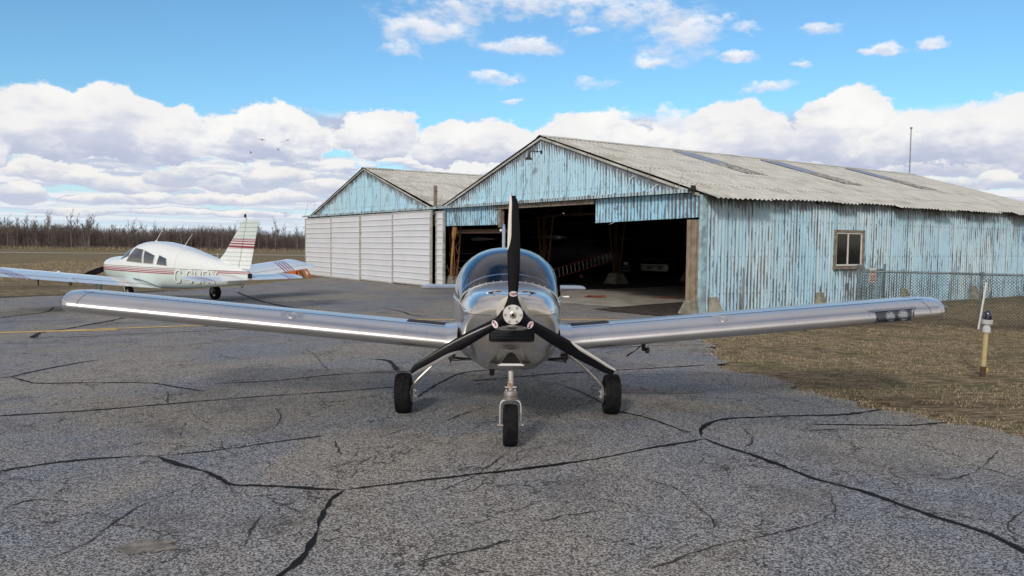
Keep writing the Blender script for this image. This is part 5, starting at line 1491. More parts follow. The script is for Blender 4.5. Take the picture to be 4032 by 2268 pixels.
# ---- tail
for s_ in (-1, 1):
    b_ = MB(); rg = []
    for (x, k, ty) in ((.04, 1, 0), (.6, 1, 0), (1.05, 1, 0), (1.11, .90, 0), (1.145, .66, 0), (1.158, .3, 0)):
        rg.append([(s_ * x, 3.55 + .38 + (y - .38) * (.6 + .4 * k), .985 + z * k) for (y, z) in airfoil(.78, .095, 10, 0)])
    b_.loft(rg); b_.build('tailplane', M_SIL, AC, smooth=True, angle=50)
b_ = MB(); b_.loft([[(z, y + yl_, zz) for (y, z) in airfoil(c, t, 8, 0)] for (zz, c, yl_, t) in ((1.0, .75, 3.62, .075), (1.4, .66, 3.78, .08), (1.80, .56, 3.94, .085), (1.87, .50, 3.98, .07), (1.89, .40, 4.03, .04))]); b_.build('tail_fin', M_SIL, AC, smooth=True, angle=50)
b_ = MB(); b_.lathe([(.0, -.02), (.018, -.012), (.02, 0), (.018, .02)], (-.045, 4.0, 1.80), 'Y', 12); b_.build('tail_beacon', M_LENS, AC, smooth=True)

# ---- propeller
HC = Vector((0, -1.60, 1.098))
PH = thing
hub = MB(); hub.lathe([(.060, .035), (.072, .03), (.078, .0), (.076, -.03), (.073, -.04)], HC, 'Y', 32); hb = hub.build('propeller_hub', M_PROP, AC, smooth=True)
b_ = MB(); b_.lathe([(.122, .262), (.122, .226), (.117, .216), (.080, .212)], HC, 'Y', 40); b_.lathe([(.05, .24), (.05, .02)], HC, 'Y', 20); b_.build('spinner_backplate', M_RING, AC, smooth=True)
b_ = MB(); b_.lathe([(.073, -.034), (.073, -.052), (.070, -.056), (.0, -.056)], HC, 'Y', 40, cap=False); pl_ = b_.build('hub_plate', M_HUB, hb, smooth=True)
for k in range(6):
    a = R(60 * k); b_ = MB(); c = HC + Vector((.057 * math.cos(a), 0, .057 * math.sin(a))); b_.lathe([(.010, -.055), (.010, -.0575), (.0075, -.0575), (.0075, -.064), (.0, -.0645)], c, 'Y', 10, cap=False); b_.build('hub_bolt', M_FORK, pl_, smooth=True)
b_ = MB(); b_.lathe([(.027, -.055), (.027, -.061), (.023, -.063)], HC, 'Y', 6, cap=True); b_.lathe([(.018, -.060), (.018, -.078), (.012, -.079), (.010, -.070)], HC, 'Y', 18); cn = b_.build('centre_nut', M_FORK, pl_, smooth=True)
b_ = MB(); b_.lathe([(.0095, -.0785), (.0, -.0785)], HC, 'Y', 14, cap=False); b_.build('nut_bore', M_VOID, cn)

# radius, half width towards leading edge, half width towards trailing edge, pitch, thickness
BL = [(.055, .040, .040, 55, .030), (.09, .036, .038, 50, .028), (.13, .034, .036, 42, .024), (.20, .036, .040, 34, .019), (.32, .040, .046, 27, .014), (.46, .043, .048, 21, .010), (.60, .040, .044, 17, .008),
      (.72, .036, .036, 14, .006), (.82, .031, .030, 12, .005), (.855, .030, .012, 12, .004)]
def blade_ring(r, n=9, cut=None):
    wl, wt, p, t = catmull(BL, r); p = R(p) * .55; wl *= 1.06; wt *= 1.06; cw, sw = math.cos(p), math.sin(p); o = []
    lo, hi = (0, 1) if cut is None else (0, cut)
    for k in range(n + 1):
        u = lo + (hi - lo) * k / n; o.append((-wl + (wl + wt) * u, -t * 2.0 * math.sqrt(max(0, u * (1 - u)))**1.0))
    for k in range(n, -1, -1):
        u = lo + (hi - lo) * k / n
        if cut is None and k in (0, n): continue
        o.append((-wl + (wl + wt) * u, t * .35 * 2 * math.sqrt(max(0, u * (1 - u)))))
    return [(x * cw + y * sw * 0, y + x * sw * .55, r) for x, y in o]
for k in range(3):
    Rm = Matrix.Translation(HC) @ Matrix.Rotation(R(120 * k), 4, 'Y').inverted()
    T_ = lambda p: tuple(Rm @ Vector(p))
    rs = [.055, .075, .1, .13, .17, .22, .28, .34, .40, .46, .52, .58, .64, .70, .76, .81, .84, .855, .865]
    b_ = MB(); b_.loft([[T_(p) for p in blade_ring(r)] for r in rs]); bl = b_.build('propeller_blade', M_PROP, AC, smooth=True, angle=50)
    # root knuckle
    b_ = MB(); b_.loft([[T_((w * math.cos(a), h_ * math.sin(a), r)) for a in [q * math.pi / 8 for q in range(16)]] for (r, w, h_) in ((.03, .066, .034), (.06, .062, .032), (.09, .048, .030), (.12, .038, .026), (.15, .036, .020))]); b_.build('blade_root', M_PROP, bl, smooth=True)
    # metal leading edge: wraps the outer half, fading inboard
    rs2 = [.47 + .395 * q / 14 for q in range(15)]; rg = []
    for r in rs2:
        wl, wt, p, t = catmull(BL, r); cut = .30 * min(1, (r - .465) / .10)**.6 if r < .865 else .3
        pr = blade_ring(r, 9, max(.03, cut)); rg.append([T_((p_[0] - .0012, p_[1] + (-.0016 if i < 10 else .0012), p_[2] + (.0008 if r > .86 else 0))) for i, p_ in enumerate(pr)])
    b_ = MB(); b_.loft(rg); b_.build('metal_leading_edge', M_EDGE, bl, smooth=True, angle=60)
    # oval maker's badge
    wl, wt, p, t = catmull(BL, .148); yb = -t - .006
    b_ = MB(); ring_ = lambda rx, rz3, y: [T_((.002 + rx * math.cos(a), y + (.002 + rx * math.cos(a)) * math.sin(R(p) * .62) * .55, .150 + rz3 * math.sin(a))) for a in [q * math.pi / 12 for q in range(24)]]
    b_.loft([ring_(.031, .020, yb + .004), ring_(.031, .020, yb)]); bd = b_.build('badge', M_DECAL, bl)
    b_ = MB(); b_.loft([ring_(.026, .004, yb - .0004), ring_(.024, .0035, yb - .0010)]); b_.v = [tuple(Vector(v)) for v in b_.v]; b_.build('badge_band', M_DECR, bd)
    b_ = MB()
    for (cx, cz, sx, sz) in ((.020, .153, .006, .005), (.024, .149, .004, .004), (.014, .150, .004, .003), (-.004, .143, .016, .0015)):
        vv = [(cx + a * sx, yb - .0014 + cx * math.sin(R(p) * .62) * .55, cz + b * sz) for a, b in ((-1, -1), (1, -1), (1, 1), (-1, 1))]; b_.add([T_(v) for v in vv], [(0, 1, 2, 3)])
    b_.build('badge_emblem', M_DECK, bd)

# ---- nose gear
def tyre(parent, c, R_, w, name='wheel', lean=0.0, grooves=4):
    b_ = MB(); h_ = w / 2
    pr = [(R_ * .52, -h_ * .62), (R_ * .66, -h_ * .86), (R_ * .80, -h_ * .97), (R_ * .91, -h_ * .92), (R_ * .968, -h_ * .74)]
    xs_ = []
    for k in range(grooves + 1):
        x0 = -h_ * .74 + (h_ * 1.48) * k / (grooves + 1); x1 = -h_ * .74 + (h_ * 1.48) * (k + 1) / (grooves + 1)
        cr = lambda x: R_ * (1 - .032 * (abs(x) / (h_ * .74))**2)
        pr += [(cr(x0 + .0025), x0 + .0025), (cr((x0 + x1) / 2), (x0 + x1) / 2), (cr(x1 - .0025), x1 - .0025)]
        if k < grooves: pr += [(cr(x1) - .005, x1 - .0012), (cr(x1) - .005, x1 + .0012)]
    pr += [(R_ * .968, h_ * .74), (R_ * .91, h_ * .92), (R_ * .80, h_ * .97), (R_ * .66, h_ * .86), (R_ * .52, h_ * .62)]
    b_.lathe(pr, (0, 0, 0), 'X', 48, cap=False)
    # flat where it meets the ground
    rot = Matrix.Rotation(lean, 3, 'Y')
    vs = []
    for v in b_.v:
        q = rot @ Vector(v)
        if q.z < -R_ + .008: q.z = -R_ + .008 - .15 * (-R_ + .008 - q.z) * 0
        vs.append(tuple(q + Vector(c)))
    b_.v = vs
    ty = b_.build('tyre', M_RUB, parent, smooth=True, angle=28)
    b_ = MB(); b_.lathe([(.0, -h_ * .5), (R_ * .2, -h_ * .55), (R_ * .3, -h_ * .4), (R_ * .48, -h_ * .45), (R_ * .54, -h_ * .64), (R_ * .54, h_ * .64), (R_ * .48, h_ * .45), (R_ * .3, h_ * .4), (R_ * .2, h_ * .55), (0, h_ * .55)], (0, 0, 0), 'X', 28, cap=False)
    b_.v = [tuple(rot @ Vector(v) + Vector(c)) for v in b_.v]; b_.build('rim', M_FORK, parent, smooth=True)
    return ty


def part_empty(name, parent):
    # a mesh part acting as the holder of its sub-parts: a short axle pin
    return None
NG = (0.0, -1.165, .168)
b_ = MB(); b_.tube([(NG[0] - .098, NG[1], NG[2]), (NG[0] + .098, NG[1], NG[2])], .009, 10).lathe([(.016, -.104), (.016, -.09)], NG, 'X', 6).lathe([(.016, .09), (.016, .104)], NG, 'X', 6)
nw = b_.build('nose_wheel', M_FORK, AC, smooth=True)
tyre(nw, NG, .170, .122)
b_ = MB(); b_.tube([(0, -1.13, .60), (0, -1.15, .445)], .0235, 20); ns = b_.build('nose_strut', M_FORK, AC, smooth=True)
b_ = MB(); b_.tube([(0.003, -1.142, .52), (-.004, -1.147, .475)], [.0240, .0242], 14, cap=False); b_.build('rust_stain', mat('strut_rust', (0.30, 0.16, 0.09), 0.7, color2=(0.55, 0.50, 0.45), vscale=40), ns, smooth=True)
b_ = MB(); b_.lathe([(.040, .375), (.056, .378), (.056, .402), (.050, .404), (.050, .408), (.056, .410), (.054, .438), (.048, .446), (.026, .450)], (0, -1.152, 0), 'Z', 28); b_.build('steering_collar', mat('collar_grey', (0.30, 0.30, 0.30), 0.5, metal=0.4, color2=(0.24, 0.20, 0.17), vscale=18), ns, smooth=True)
b_ = MB()
for s_ in (-1, 1):
    for dz_ in (.452,): b_.lathe([(.006, dz_ - .004), (.006, dz_ + .008)], (s_ * .035, -1.175, 0), 'Z', 6)
b_.tube([(-.045, -1.16, .474), (.045, -1.16, .474)], .005, 6); b_.build('collar_bolts', M_HUB, ns)
fk = MB(); U = [(-.083, .165), (-.083, .32), (-.076, .350), (-.062, .366), (-.040, .372), (.040, .372), (.062, .366), (.076, .350), (.083, .32), (.083, .165)]
rg = []
for i, (x, z) in enumerate(U):
    n_ = Vector((-1, 0, 0)) if i < 2 else Vector((1, 0, 0)) if i > 7 else Vector((x, 0, max(.02, z - .30) * 1.6)).normalized()
    if i in (4, 5): n_ = Vector((0, 0, 1))
    p = Vector((x, 0, z)); dy_ = -1.155
    rg.append([(p.x + n_.x * a, dy_ + b, p.z + n_.z * a) for a, b in ((-.005, -.020), (.005, -.020), (.005, .020), (-.005, .020))])
fk.loft(rg); fk.build('fork', M_HUB, AC, smooth=True, bevel=.002)
b_ = MB(); b_.box((.0, -1.17, .0), (.001, .001, .001))
# ---- main gear
for s_ in (-1, 1):
    C_ = (s_ * .985, .02, .192)
    b_ = MB(); pts = [(s_ * .50, .06, .575), (s_ * .60, .05, .545), (s_ * .70, .04, .47), (s_ * .84, .03, .335), (s_ * .895, .02, .275), (s_ * .905, .02, .235), (s_ * .905, .02, .18)]
    b_.tube(pts, [.019, .018, .015, .0135, .0135, .013, .013], 10); lg = b_.build('gear_leg', M_FORK, AC, smooth=True)
    b_ = MB(); b_.tube([(s_ * .885, .02, .192), (s_ * 1.0, .02, .192)], .012, 10).box((s_ * .883, -.005, .20), (.02, .07, .075)).lathe([(.005, -.01), (.005, .01)], (s_ * .87, -.03, .225), 'X', 8).lathe([(.005, -.01), (.005, .01)], (s_ * .87, -.03, .178), 'X', 8); b_.build('brake_caliper', M_FORK, lg)
    b_ = MB(); b_.lathe([(.012, -.012), (.085, -.008), (.085, .0), (.012, .004)], (s_ * .905, .02, .192), 'X', 24); mw = b_.build('main_wheel', M_GALV, AC, smooth=True)
    tyre(mw, C_, .192, .150, lean=s_ * R(1.5))
    b_ = MB(); b_.tube([(s_ * .30, .0, .52), (s_ * .52, .0, .535), (s_ * .54, -.02, .50), (s_ * .54, -.02, .56)], .012, 6).tube([(s_ * .28, -.05, .53), (s_ * .52, -.05, .515)], .006, 5).box((s_ * .53, .0, .55), (.06, .12, .05)); b_.build('gear_attachment', M_BLACK, AC)

# ================================================================== WHITE AIRCRAFT
def m_twotone():
    m, T, b = custom('white_and_mint_paint')
    co = T.new('ShaderNodeTexCoord').outputs['Object']; x, y, z = T.sep(co)[:3]
    n = T.noise(co, 1.5, 4, 0.6)
    white = T.mix(n, (0.78, 0.84, 0.85), (0.84, 0.90, 0.90)); mint = T.mix(n, (0.60, 0.73, 0.70), (0.66, 0.78, 0.75))
    split = T.math('SUBTRACT', z, T.math('ADD', 0.965, T.math('MULTIPLY', y, 0.004)))
    c = T.mix(T.math('GREATER_THAN', split, 0.0), mint, white)
    def line(c, lo, hi, colr, cond=None):
        f = T.math('MULTIPLY', T.math('GREATER_THAN', split, lo), T.math('LESS_THAN', split, hi))
        if cond is not None: f = T.math('MULTIPLY', f, cond)
        return T.mix(f, c, colr)
    front = T.math('GREATER_THAN', y, -1.60); rear = T.math('LESS_THAN', y, -3.02)
    c = line(c, -.145, .008, (0.76, 0.74, 0.75), front)
    red = (0.30, 0.05, 0.075)
    c = line(c, -.008, .008, (0.22, 0.20, 0.22))
    for lo, hi in ((-.053, -.035), (-.098, -.075), (-.143, -.115)): c = line(c, lo, hi, red, front)
    c = line(c, -.075, .0, (0.70, 0.68, 0.69), rear); c = line(c, -.010, .006, (0.22, 0.12, 0.14), rear)
    for lo, hi in ((-.030, -.018), (-.060, -.042)): c = line(c, lo, hi, red, rear)
    # panel seams
    for yy in (1.72, -1.62, .02):
        f = T.math('LESS_THAN', T.math('ABSOLUTE', T.math('SUBTRACT', y, yy)), .006); c = T.mix(T.math('MULTIPLY', f, .5), c, (0.2, 0.22, 0.22))
    T.l.new(c, b.inputs['Base Color']); b.inputs['Roughness'].default_value = 0.3; b.inputs['Coat Weight'].default_value = 0.4
    return m


def m_wingpaint():
    m, T, b = custom('wing_white_paint')
    co = T.new('ShaderNodeTexCoord').outputs['Object']; x, y, z = T.sep(co)[:3]; n = T.noise(co, 3.0, 4, 0.6)
    c = T.mix(n, (0.66, 0.72, 0.76), (0.76, 0.82, 0.85))
    u = T.math('ADD', T.math('ABSOLUTE', x), T.math('MULTIPLY', y, -.35))
    red = (0.30, 0.06, 0.10)
    for base in (3.62, .0):
        for k in range(4):
            lo = base + k * .10 if base else 3.0e3
            f = T.math('MULTIPLY', T.math('GREATER_THAN', u, lo), T.math('LESS_THAN', u, lo + .055)); c = T.mix(f, c, red)
    T.l.new(c, b.inputs['Base Color']); b.inputs['Roughness'].default_value = 0.22; b.inputs['Coat Weight'].default_value = 0.6
    return m


def m_stabpaint():
    m, T, b = custom('stabilator_paint')
    co = T.new('ShaderNodeTexCoord').outputs['Object']; x, y, z = T.sep(co)[:3]; n = T.noise(co, 3.0, 4, 0.6)
    c = T.mix(n, (0.66, 0.72, 0.76), (0.76, 0.82, 0.85)); u = T.math('ADD', T.math('ABSOLUTE', x), T.math('MULTIPLY', y, -.18))
    for k in range(4):
        lo = 1.72 + k * .085; f = T.math('MULTIPLY', T.math('GREATER_THAN', u, lo), T.math('LESS_THAN', u, lo + [.055, .035, .035, .025][k])); c = T.mix(f, c, (0.30, 0.05, 0.08))
    T.l.new(c, b.inputs['Base Color']); b.inputs['Roughness'].default_value = 0.25; b.inputs['Coat Weight'].default_value = 0.5
    return m


def m_finpaint():
    m, T, b = custom('fin_paint')
    co = T.new('ShaderNodeTexCoord').outputs['Object']; x, y, z = T.sep(co)[:3]; n = T.noise(co, 2.0, 4, 0.6)
    zz = T.math('ADD', z, T.math('MULTIPLY', y, -.02))
    white = T.mix(n, (0.78, 0.84, 0.83), (0.84, 0.90, 0.88)); mint = T.mix(n, (0.60, 0.71, 0.69), (0.66, 0.76, 0.73))
    c = T.mix(T.math('GREATER_THAN', zz, 1.80), white, mint)
    f = T.math('MULTIPLY', T.math('GREATER_THAN', zz, 1.55), T.math('LESS_THAN', zz, 1.80)); c = T.mix(f, c, (0.72, 0.66, 0.68))
    for lo, hi in ((1.575, 1.625), (1.655, 1.685), (1.715, 1.737), (1.765, 1.782), (1.795, 1.802)):
        f = T.math('MULTIPLY', T.math('GREATER_THAN', zz, lo), T.math('LESS_THAN', zz, hi)); c = T.mix(f, c, (0.28, 0.035, 0.055))
    # pressed stiffening beads: bump, plus their shading painted as dark lines
    bead = T.math('SINE', T.math('MULTIPLY', z, 2 * math.pi / .098))
    T.l.new(T.mix(T.math('MULTIPLY', T.math('GREATER_THAN', bead, .93), .35), c, (0.25, 0.28, 0.28)), b.inputs['Base Color']); b.inputs['Roughness'].default_value = 0.3
    bn = T.new('ShaderNodeBump', i={'Strength': 0.7, 'Distance': 0.012}); T.l.new(T.smooth(bead, .4, 1.0), bn.inputs['Height']); T.l.new(bn.outputs[0], b.inputs['Normal'])
    return m


M_TT, M_WP, M_SP, M_FP = m_twotone(), m_wingpaint(), m_stabpaint(), m_finpaint()
M_CWIN = mat('cabin_glass', (0.035, 0.055, 0.085), 0.04, color2=(0.012, 0.018, 0.026), vscale=2.2, spec=0.9, coat=0.5)
M_WTRIM = mat('white_trim_paint', (0.74, 0.79, 0.79), 0.35, var=0.04)
M_LETW = mat('letter_white', (0.80, 0.83, 0.82), 0.35, var=0.02)
M_LETS = mat('letter_shadow_maroon', (0.16, 0.06, 0.08), 0.5, var=0.1)
M_MINTG = mat('mint_gear_paint', (0.50, 0.60, 0.57), 0.5, var=0.1)

WA = thing('white_aircraft', 'white and mint low-wing aircraft with red stripes and registration letters, seen from behind its tail', 'aircraft', (-9.3, 20.55, -.06), R(52.0))
# y, z top, z bottom, half width, z of widest point, upper exponent
FT = [(2.60, 1.03, .80, .13, .92, 2.2), (2.52, 1.10, .71, .27, .92, 2.3), (2.35, 1.16, .63, .38, .92, 2.4), (2.0, 1.20, .55, .46, .92, 2.6), (1.5, 1.225, .50, .52, .93, 2.8), (1.12, 1.26, .47, .55, .94, 2.9), (.80, 1.43, .45, .565, .95, 2.9),
      (.45, 1.575, .44, .57, .95, 2.9), (.1, 1.625, .43, .57, .95, 2.9), (-.40, 1.61, .42, .565, .95, 2.8), (-1.05, 1.53, .42, .54, .94, 2.7), (-1.65, 1.43, .455, .47, .93, 2.6), (-2.22, 1.32, .50, .38, .92, 2.5),
      (-2.9, 1.19, .56, .27, .90, 2.4), (-3.6, 1.05, .63, .16, .88, 2.3), (-4.0, .97, .72, .08, .87, 2.2), (-4.10, .93, .80, .05, .87, 2.0)]
def sidex(y, z):
    zt, zb, w, zm, e = catmull(FT, y)
    q = (z - zm) / (zt - zm) if z > zm else (zm - z) / (zm - zb); ee = e if z > zm else 3.2
    return w * max(0, 1 - min(1, q)**ee)**(1 / ee)
def fring(y, n=36):
    zt, zb, w, zm, e = catmull(FT, y); o = []
    for k in range(n):
        a = 2 * math.pi * k / n; c, s2 = math.cos(a), math.sin(a); ee = e if s2 > 0 else 3.2
        o.append((w * math.copysign(abs(c)**(2 / ee), c), y, zm + (zt - zm if s2 > 0 else zm - zb) * math.copysign(abs(s2)**(2 / ee), s2)))
    return o
b_ = MB(); b_.loft([fring(y) for y in [2.60, 2.56, 2.52, 2.44, 2.35, 2.2, 2.0, 1.75, 1.5, 1.3, 1.12, .95, .8, .6, .45, .25, .1, -.15, -.4, -.7, -1.05, -1.35, -1.65, -1.95, -2.22, -2.55, -2.9, -3.25, -3.6, -3.8, -4.0, -4.06, -4.10]])
wf_ = b_.build('fuselage', M_TT, WA, smooth=True, angle=60)


def side_patch(name, poly, m, s_, off, par, res=8):
    """quad poly [(y,z)*4] draped on the fuselage side"""
    a, b, c, d = poly; vs, fs = [], []
    for i in range(res + 1):
        u = i / res
        for j in range(res + 1):
            v = j / res
            y = (a[0] * (1 - u) + b[0] * u) * (1 - v) + (d[0] * (1 - u) + c[0] * u) * v
            z = (a[1] * (1 - u) + b[1] * u) * (1 - v) + (d[1] * (1 - u) + c[1] * u) * v
            vs.append((s_ * (sidex(y, z) + off), y, z))
    for i in range(res):
        for j in range(res): q = i * (res + 1) + j; fs.append((q, q + 1, q + res + 2, q + res + 1))
    bb_ = MB(); bb_.add(vs, fs); return bb_.build(name, m, par, smooth=True)
WIN = [('front_window', [(.63, 1.10), (-.19, 1.07), (-.15, 1.41), (.30, 1.45)]), ('middle_window', [(-.28, 1.07), (-.72, 1.06), (-.76, 1.27), (-.24, 1.39)]), ('rear_window', [(-.90, 1.05), (-1.32, 1.03), (-1.27, 1.20), (-.97, 1.28)])]
for s_ in (-1, 1):
    for nm, q in WIN:
        cy = sum(p[0] for p in q) / 4; cz = sum(p[1] for p in q) / 4
        fr = side_patch('window_frame', [(cy + (p[0] - cy) * 1.09, cz + (p[1] - cz) * 1.12) for p in q], M_WTRIM, s_, .004, wf_)
        side_patch('window_pane', q, M_CWIN, s_, .009, fr)
# windscreen, two halves wrapped on the nose slope
for s_ in (-1, 1):
    vs, fs = [], []; n = 10
    for i in range(n + 1):
        u = i / n; y = 1.04 - .50 * u
        for j in range(n + 1):
            zt, zb, w, zm, e = catmull(FT, y); v = j / n
            zlo = 1.13 + .10 * u; z = zlo + (zt - .012 - zlo) * (1 - (1 - v)**1.8); x = sidex(y, min(z, zt - .002)) if v < 1 else .02
            if v == 1: x = .015; z = zt
            vs.append((s_ * (x + .006), y + .006, z + .007))
    for i in range(n):
        for j in range(n): q = i * (n + 1) + j; fs.append((q, q + 1, q + n + 2, q + n + 1))
    bb_ = MB(); bb_.add(vs, fs); bb_.build('windscreen', M_CWIN, WA, smooth=True)

# registration, block letters with a drop shadow
def stroke_letters(y_start, s_, par):
    Wd, H_, st_ = .190, .295, .054
    G = {'C': [[(1, .74), (1, .86), (.80, 1), (.28, 1), (.0, .82), (.0, .18), (.20, 0), (.76, 0), (1, .16), (1, .28)]],
         '-': [[(.0, .50), (.9, .50)]],
         'G': [[(1, .74), (1, .86), (.80, 1), (.28, 1), (.0, .82), (.0, .18), (.20, 0), (.76, 0), (1, .16), (1, .46), (.62, .46)]],
         'U': [[(0, 1), (0, .18), (.20, 0), (.80, 0), (1, .18), (1, 1)]],
         'R': [[(0, 0), (0, 1), (.76, 1), (1, .86), (1, .62), (.76, .48), (0.02, .48)], [(.62, .48), (1, 0)]],
         'Y': [[(0, 1), (.5, .50), (1, 1)], [(.5, .50), (.5, 0)]]}
    adv = {'C': .285, '-': .135, 'G': .285, 'U': .285, 'R': .280, 'Y': .26}
    for pas, m, dy_, dz_, off in (('letter_shadow', M_LETS, -.013, -.013, .005), ('registration_letter', M_LETW, 0, 0, .008)):
        u0 = 0
        for ch in 'C-GURY':
            bb_ = MB(); wd = Wd * (.45 if ch == '-' else 1)
            for pl in G[ch]:
                P = [Vector((p[0] * wd + p[1] * H_ * .20, p[1] * H_)) for p in pl]
                # dense centre line with mitred offsets
                L_, R_2 = [], []
                for i, p in enumerate(P):
                    d0 = (P[i] - P[i - 1]).normalized() if i else (P[1] - P[0]).normalized(); d1 = (P[i + 1] - P[i]).normalized() if i + 1 < len(P) else d0
                    n0 = Vector((-d0.y, d0.x)); n1 = Vector((-d1.y, d1.x)); mt_ = (n0 + n1).normalized(); k_ = 1 / max(.5, mt_.dot(n0))
                    e0 = -d0 * 0 if i else -d0 * 0; L_.append(p + mt_ * st_ / 2 * k_); R_2.append(p - mt_ * st_ / 2 * k_)
                o_ = len(bb_.v); cnt = 0
                for i in range(len(P) - 1):
                    n_ = max(1, int((P[i + 1] - P[i]).length / .04))
                    for k in range(n_ + (1 if i == len(P) - 2 else 0)):
                        t = k / n_; a = L_[i].lerp(L_[i + 1], t); c = R_2[i].lerp(R_2[i + 1], t)
                        for q in (a, c):
                            yy = y_start - (u0 + q.x) - dy_ * -1 * -1; zz = .635 + q.y + dz_ + .002 * 0
                            yy = y_start - (u0 + q.x) + dy_; bb_.v.append((s_ * (sidex(yy, zz) + off), yy, zz))
                        if cnt: bb_.f.append((o_ + 2 * cnt - 2, o_ + 2 * cnt - 1, o_ + 2 * cnt + 1, o_ + 2 * cnt)); bb_.m.append(0)
                        cnt += 1
            bb_.build(pas, m, par); u0 += adv[ch]
stroke_letters(-1.60, -1, wf_)

# wings
def cw_pt(s_, off, q, up_, extra=0.0):
    zle, zte = .50 + .117 * off, .385 + .112 * off; t = .13; c = 1.56
    if off > 2.4: pass
    yt = 5 * t * (.2969 * math.sqrt(q) - .1260 * q - .3516 * q * q + .2843 * q**3 - .1036 * q**4) * c
    z = zle + (zte - zle) * q + (yt * 1.15 if up_ else -yt * .75) + (extra if up_ else -extra)
    return (s_ * off, .80 - c * q, z)
def cw_ring(s_, off, k=1.0, n=12):
    qs = [(1 - math.cos(math.pi * i / n)) / 2 for i in range(n + 1)]
    r_ = [cw_pt(s_, off, q, True) for q in qs[::-1]] + [cw_pt(s_, off, q, False) for q in qs[1:]]
    if k < 1: cz = .45 + .115 * off; cy = .1; r_ = [(p[0], cy + (p[1] - cy) * (.5 + .5 * k), cz + (p[2] - cz) * k) for p in r_]
    return r_
for s_ in (-1, 1):
    b_ = MB(); b_.loft([cw_ring(s_, o) for o in (.35, .6, 1.2, 2, 3, 4, 4.40)] + [cw_ring(s_, o, k) for o, k in ((4.48, .88), (4.55, .66), (4.60, .35))]); wg = b_.build('wing', M_WP, WA, smooth=True, angle=50)
    b_ = MB(); b_.tube([cw_pt(s_, o, .77, True, .001) for o in (.45, 1.4, 2.36)], .004, 4); b_.tube([cw_pt(s_, 2.36, q, True, .001) for q in (.77, .85, .93, .995)], .004, 4)
    b_.tube([cw_pt(s_, o, .80, True, .001) for o in (2.45, 3.4, 4.35)], .004, 4); b_.build('flap_gap', M_SEAM, wg)
    b_ = MB(); b_.tube([(s_ * (sidex(.80 - 1.56 * q, cw_pt(s_, .5, q, True)[2] + h_) + .006), .80 - 1.56 * q, cw_pt(s_, .5, q, True)[2] + h_) for q, h_ in ((.30, .01), (.42, .02), (.55, .03), (.68, .035), (.8, .03), (.9, .02), (1.0, .008))], .009, 6); b_.build('fairing_seal', M_MESH, wg)
    b_ = MB(); q = cw_pt(s_, 2.9, .45, False); b_.loft([[(q[0] + a * w, q[1] + b * w * 2, q[2] - h_) for a, b in ((-1, -1), (1, -1), (1, 1), (-1, 1))] for h_, w in ((-.01, .035), (.03, .012), (.16, .009))]); b_.build('pitot_mast', M_GREY, wg)
    b_ = MB(); q = cw_pt(s_, 2.36, .72, False); b_.box((q[0], q[1], q[2] - .03), (.02, .14, .10)); b_.build('flap_hinge', M_GREY, wg)
    b_ = MB(); q = cw_pt(s_, 2.3, .22, True, .0); b_.lathe([(.04, 0), (.04, .02), (.02, .03)], q, 'Z', 12); b_.build('fuel_cap', M_WTRIM, wg)
    # main gear
    xg = 1.52; zg = .20
    b_ = MB(); b_.tube([(s_ * xg, .05, .70), (s_ * xg, .06, .42)], .05, 10).tube([(s_ * xg, .06, .45), (s_ * xg, .07, .20)], .028, 10); lg = b_.build('gear_strut', M_MINTG, WA, smooth=True)
    b_ = MB(); b_.tube([(s_ * xg, .0, .42), (s_ * xg, -.10, .33), (s_ * xg, -.03, .24)], .012, 5); b_.build('torque_link', M_GREY, lg)
    b_ = MB(); b_.tube([(s_ * (xg + .0), .07, .205), (s_ * (xg + .14), .07, .205)], .016, 8).box((s_ * (xg + .03), .0, .2), (.04, .1, .1)); mw = b_.build('main_wheel', M_BLACK, WA)
    tyre(mw, (s_ * (xg + .11), .07, .205), .205, .155, grooves=3)
# fairing plate on the near leg, nose gear
b_ = MB(); b_.prism([(.20, .30), (.16, .62), (-.16, .62), (-.10, .28)], -1.60, -1.585, ax='X'); b_.build('gear_fairing', M_MINTG, WA)
b_ = MB(); b_.tube([(0, 1.80, .62), (0, 1.76, .24)], .03, 10).tube([(-.10, 1.74, .22), (-.10, 1.76, .42), (.10, 1.76, .42), (.10, 1.74, .22)], .016, 8); ngs = b_.build('nose_strut', M_MINTG, WA, smooth=True)
b_ = MB(); b_.tube([(-.12, 1.73, .20), (.12, 1.73, .20)], .012, 8); nwh = b_.build('nose_wheel', M_BLACK, WA); tyre(nwh, (0, 1.73, .195), .195, .15, grooves=3)
# stabilator
for s_ in (-1, 1):
    b_ = MB(); b_.loft([[(s_ * x, -3.87 - (y - .35) * k, .865 - .045 - (y - .25) * k * .11 + z * k) for (y, z) in airfoil(.74, .09, 9, 0)] for (x, k) in ((.05, 1), (.8, 1), (1.30, 1), (1.40, .86), (1.47, .6), (1.50, .3))]); b_.build('stabilator', M_SP, WA, smooth=True, angle=50)
